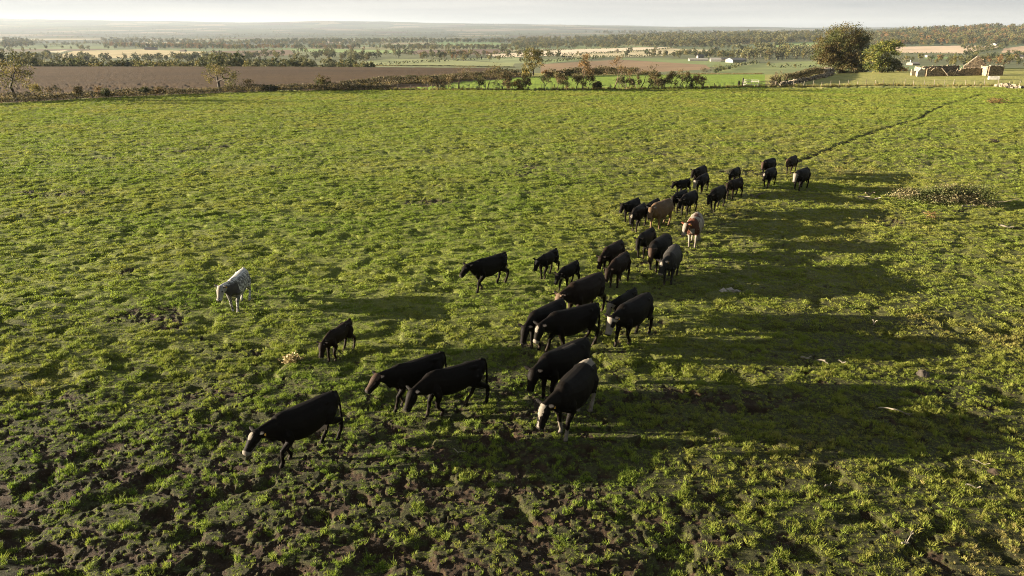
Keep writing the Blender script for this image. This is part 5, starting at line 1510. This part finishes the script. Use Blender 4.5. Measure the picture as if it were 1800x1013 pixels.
branch(1436, 637, 18, -30, 3, 'short thick pale stick, middle one of three in the shadow', .04, twigs=1)
branch(1472, 640, 13, -25, 4, 'short pale stick, rightmost of three in the shadow', .03, twigs=1)
branch(1533, 572, 10, -70, 5, 'small upright pale stick beyond the three in the shadow', .025, rise=.2)
branch(1583, 966, 40, 35, 6, 'pale twiggy branch at the lower right of the pasture', .02, twigs=5, rise=.15)
branch(1449, 856, 26, 40, 7, 'curved bleached stick below the big cow shadow', .014)
branch(1704, 815, 30, -20, 8, 'thin straight stick beside the brown mound', .014, twigs=0)
branch(1695, 860, 24, -15, 9, 'pale bleached stick at the end of the big shadow', .022, twigs=0)
branch(798, 797, 24, -30, 10, 'thin bent stick in the shadow in front of the herd', .01, twigs=1)
branch(1508, 350, 36, -12, 11, 'sprawling pale dead branch left of the brush pile', .07, twigs=7, rise=.25)
branch(1520, 346, 22, 20, 12, 'darker dead branch lying across the sprawling pale one', .05, (.16, .12, .08), twigs=5, rise=.2)
branch(1318, 349, 24, 10, 13, 'dark fallen branch with raised tip behind the dark brown bullock', .07, (.09, .07, .05), twigs=4, rise=.35)
branch(1756, 398, 22, -25, 14, 'bleached log at the right edge near the brush pile', .06, twigs=1)
branch(1690, 366, 26, 4, 15, 'pale branch along the foot of the brush pile', .05, twigs=2)
branch(1598, 352, 30, -8, 16, 'pale branch sticking out of the left foot of the brush pile', .05, twigs=3)
branch(240, 975, 16, 30, 17, 'short bleached twig in the mud at lower left', .012, (.20, .15, .10), twigs=1)
stone_heap([(1270, 511), (1296, 510)], 11, .35, .05, .24, 85, 'flat grey stones in the shadow right of the grey cow', 'flat_stones', 'stones', ((.30, .27, .23), (.24, .21, .17)))
def mound(px_, py_, w, h, colr, seed, label, name='soil_mound'):
    r = np.random.default_rng(seed)
    p = P1(px_, py_); n = 22
    xs = np.linspace(-1, 1, n)
    X_, Y_ = np.meshgrid(xs, xs)
    rr_ = np.hypot(X_, Y_)
    Z_ = h * np.clip(1 - rr_ ** 2, -.25, 1) * (.6 + .8 * fbm(X_ * 3 + seed, Y_ * 3, 3, seed)) - .03
    ii = np.arange(n * n).reshape(n, n)
    me = np_mesh(name, np.stack([X_ * w, Y_ * w * .8, Z_], -1).reshape(-1, 3), np.stack([ii[:-1, :-1], ii[:-1, 1:], ii[1:, 1:], ii[1:, :-1]], -1).reshape(-1, 4).astype(np.int32), {'col': np.tile(colr, (n * n, 1))}, True)
    return tag(add(name, me, M_STONE, None, tuple(p)), label, 'mound')
mound(1622, 660, .25, .24, (.055, .045, .034), 1, 'grey brown stump like mound at the end of the mid shadow')
mound(1750, 832, .30, .12, (.060, .042, .027), 2, 'reddish brown soil mound near the right edge')
mound(1262, 772, .20, .09, (.10, .07, .05), 3, 'small dark soil mound below the front cow shadow')
mound(1742, 247, 1.0, .14, (.085, .058, .034), 4, 'brown bare hump far off on the right of the pasture')
def tuft_bush(px_, py_, w, h, n, pal_, seed, label, name='dead_grass_clump', cat='grass clump', ls=.1):
    r = np.random.default_rng(seed)
    p = P1(px_, py_)
    c = np.stack([r.normal(0, w * .38, n), r.normal(0, w * .3, n), h * r.random(n) ** 1.3], 1)
    return tag(add(name, leaf_mesh(name, c, ls, pal_, r, .7), M_LEAF, None, tuple(p)), label, cat)
tuft_bush(516, 636, .42, .22, 260, 'straw', 1, 'straw coloured clump of dead grass left of the small brown calf')
tuft_bush(1752, 181, 1.8, .8, 500, 'rust', 2, 'low rusty brown weeds on the far right of the pasture', 'dead_weeds', 'weeds', .2)
tuft_bush(1637, 384, .5, .45, 200, 'rust', 3, 'small rusty weed stalk in front of the brush pile', 'dead_weeds', 'weeds', .1)
# the brush pile: weeds grown over a heap of branches
r = np.random.default_rng(12)
line = along([(1586, 350), (1650, 355), (1736, 360)], .2)
c0 = line[len(line) // 2]
root = thing('brush_pile', tuple(c0), 'long heap of brushwood overgrown with nettles in the right of the pasture', 'brush pile')
n = 15000
i = r.integers(0, len(line), n)
c = line[i] - c0 + np.stack([r.normal(0, .45, n), r.normal(0, .50, n), np.zeros(n)], 1)
hh = (.30 + 1.9 * np.clip(fbm(i / 6.0, c[:, 1] * 1.2 + 2, 3, 5) - .22, 0, 1)) * np.exp(-(c[:, 1] / 1.0) ** 2)
c[:, 2] += hh * r.random(n) ** .6
add('weeds', leaf_mesh('weeds', c[: n * 5 // 6], .10, 'weed', r, .8), M_LEAF, root)
add('dead_leaves', leaf_mesh('dead_leaves', c[n * 5 // 6:], .08, 'bramble', r, .8), M_LEAF, root)
for k in range(12):
    g = Geo()
    q = line[r.integers(0, len(line))] - c0
    a = r.normal(0, .6) + (3.14 if r.random() < .5 else 0)
    l = r.uniform(.8, 2.4)
    st = q + np.array([r.normal(0, .3), r.normal(-.25, .45), r.uniform(.02, .35)])
    e = st + np.array([math.cos(a) * l, math.sin(a) * l * .6, r.uniform(-.1, .55)])
    g.tube([st, (st + e) / 2 + r.normal(0, .09, 3), e], [r.uniform(.02, .05), .022, .008], 5, np.array((.24, .195, .135)) * r.uniform(.4, 1.2))
    add('branch', g.mesh('branch'), M_WOOD, root)

# ------------------------------------------------------------------ air
HAZE_DENS = 5.0e-5
me_ = bpy.data.meshes.new('haze')
bm = bmesh.new(); bmesh.ops.create_cube(bm, size=1); bm.to_mesh(me_); bm.free()
zlo, zhi = float(VZ.min()) - 1.0, 245.0
haze = add('haze', me_, None, None, (0, 9400, (zlo + zhi) / 2), 0, (96000, 20000, zhi - zlo))
tag(haze, kind='stuff')
m = bpy.data.materials.new('haze_air'); m.use_nodes = True
t = m.node_tree; t.nodes.clear()
pv = N(t, 'ShaderNodeVolumePrincipled')
pv.inputs['Color'].default_value = (.52, .59, .68, 1)
pv.inputs['Density'].default_value = HAZE_DENS
pv.inputs['Anisotropy'].default_value = .2
mo = N(t, 'ShaderNodeOutputMaterial')
t.links.new(pv.outputs[0], mo.inputs['Volume'])
me_.materials.append(m)
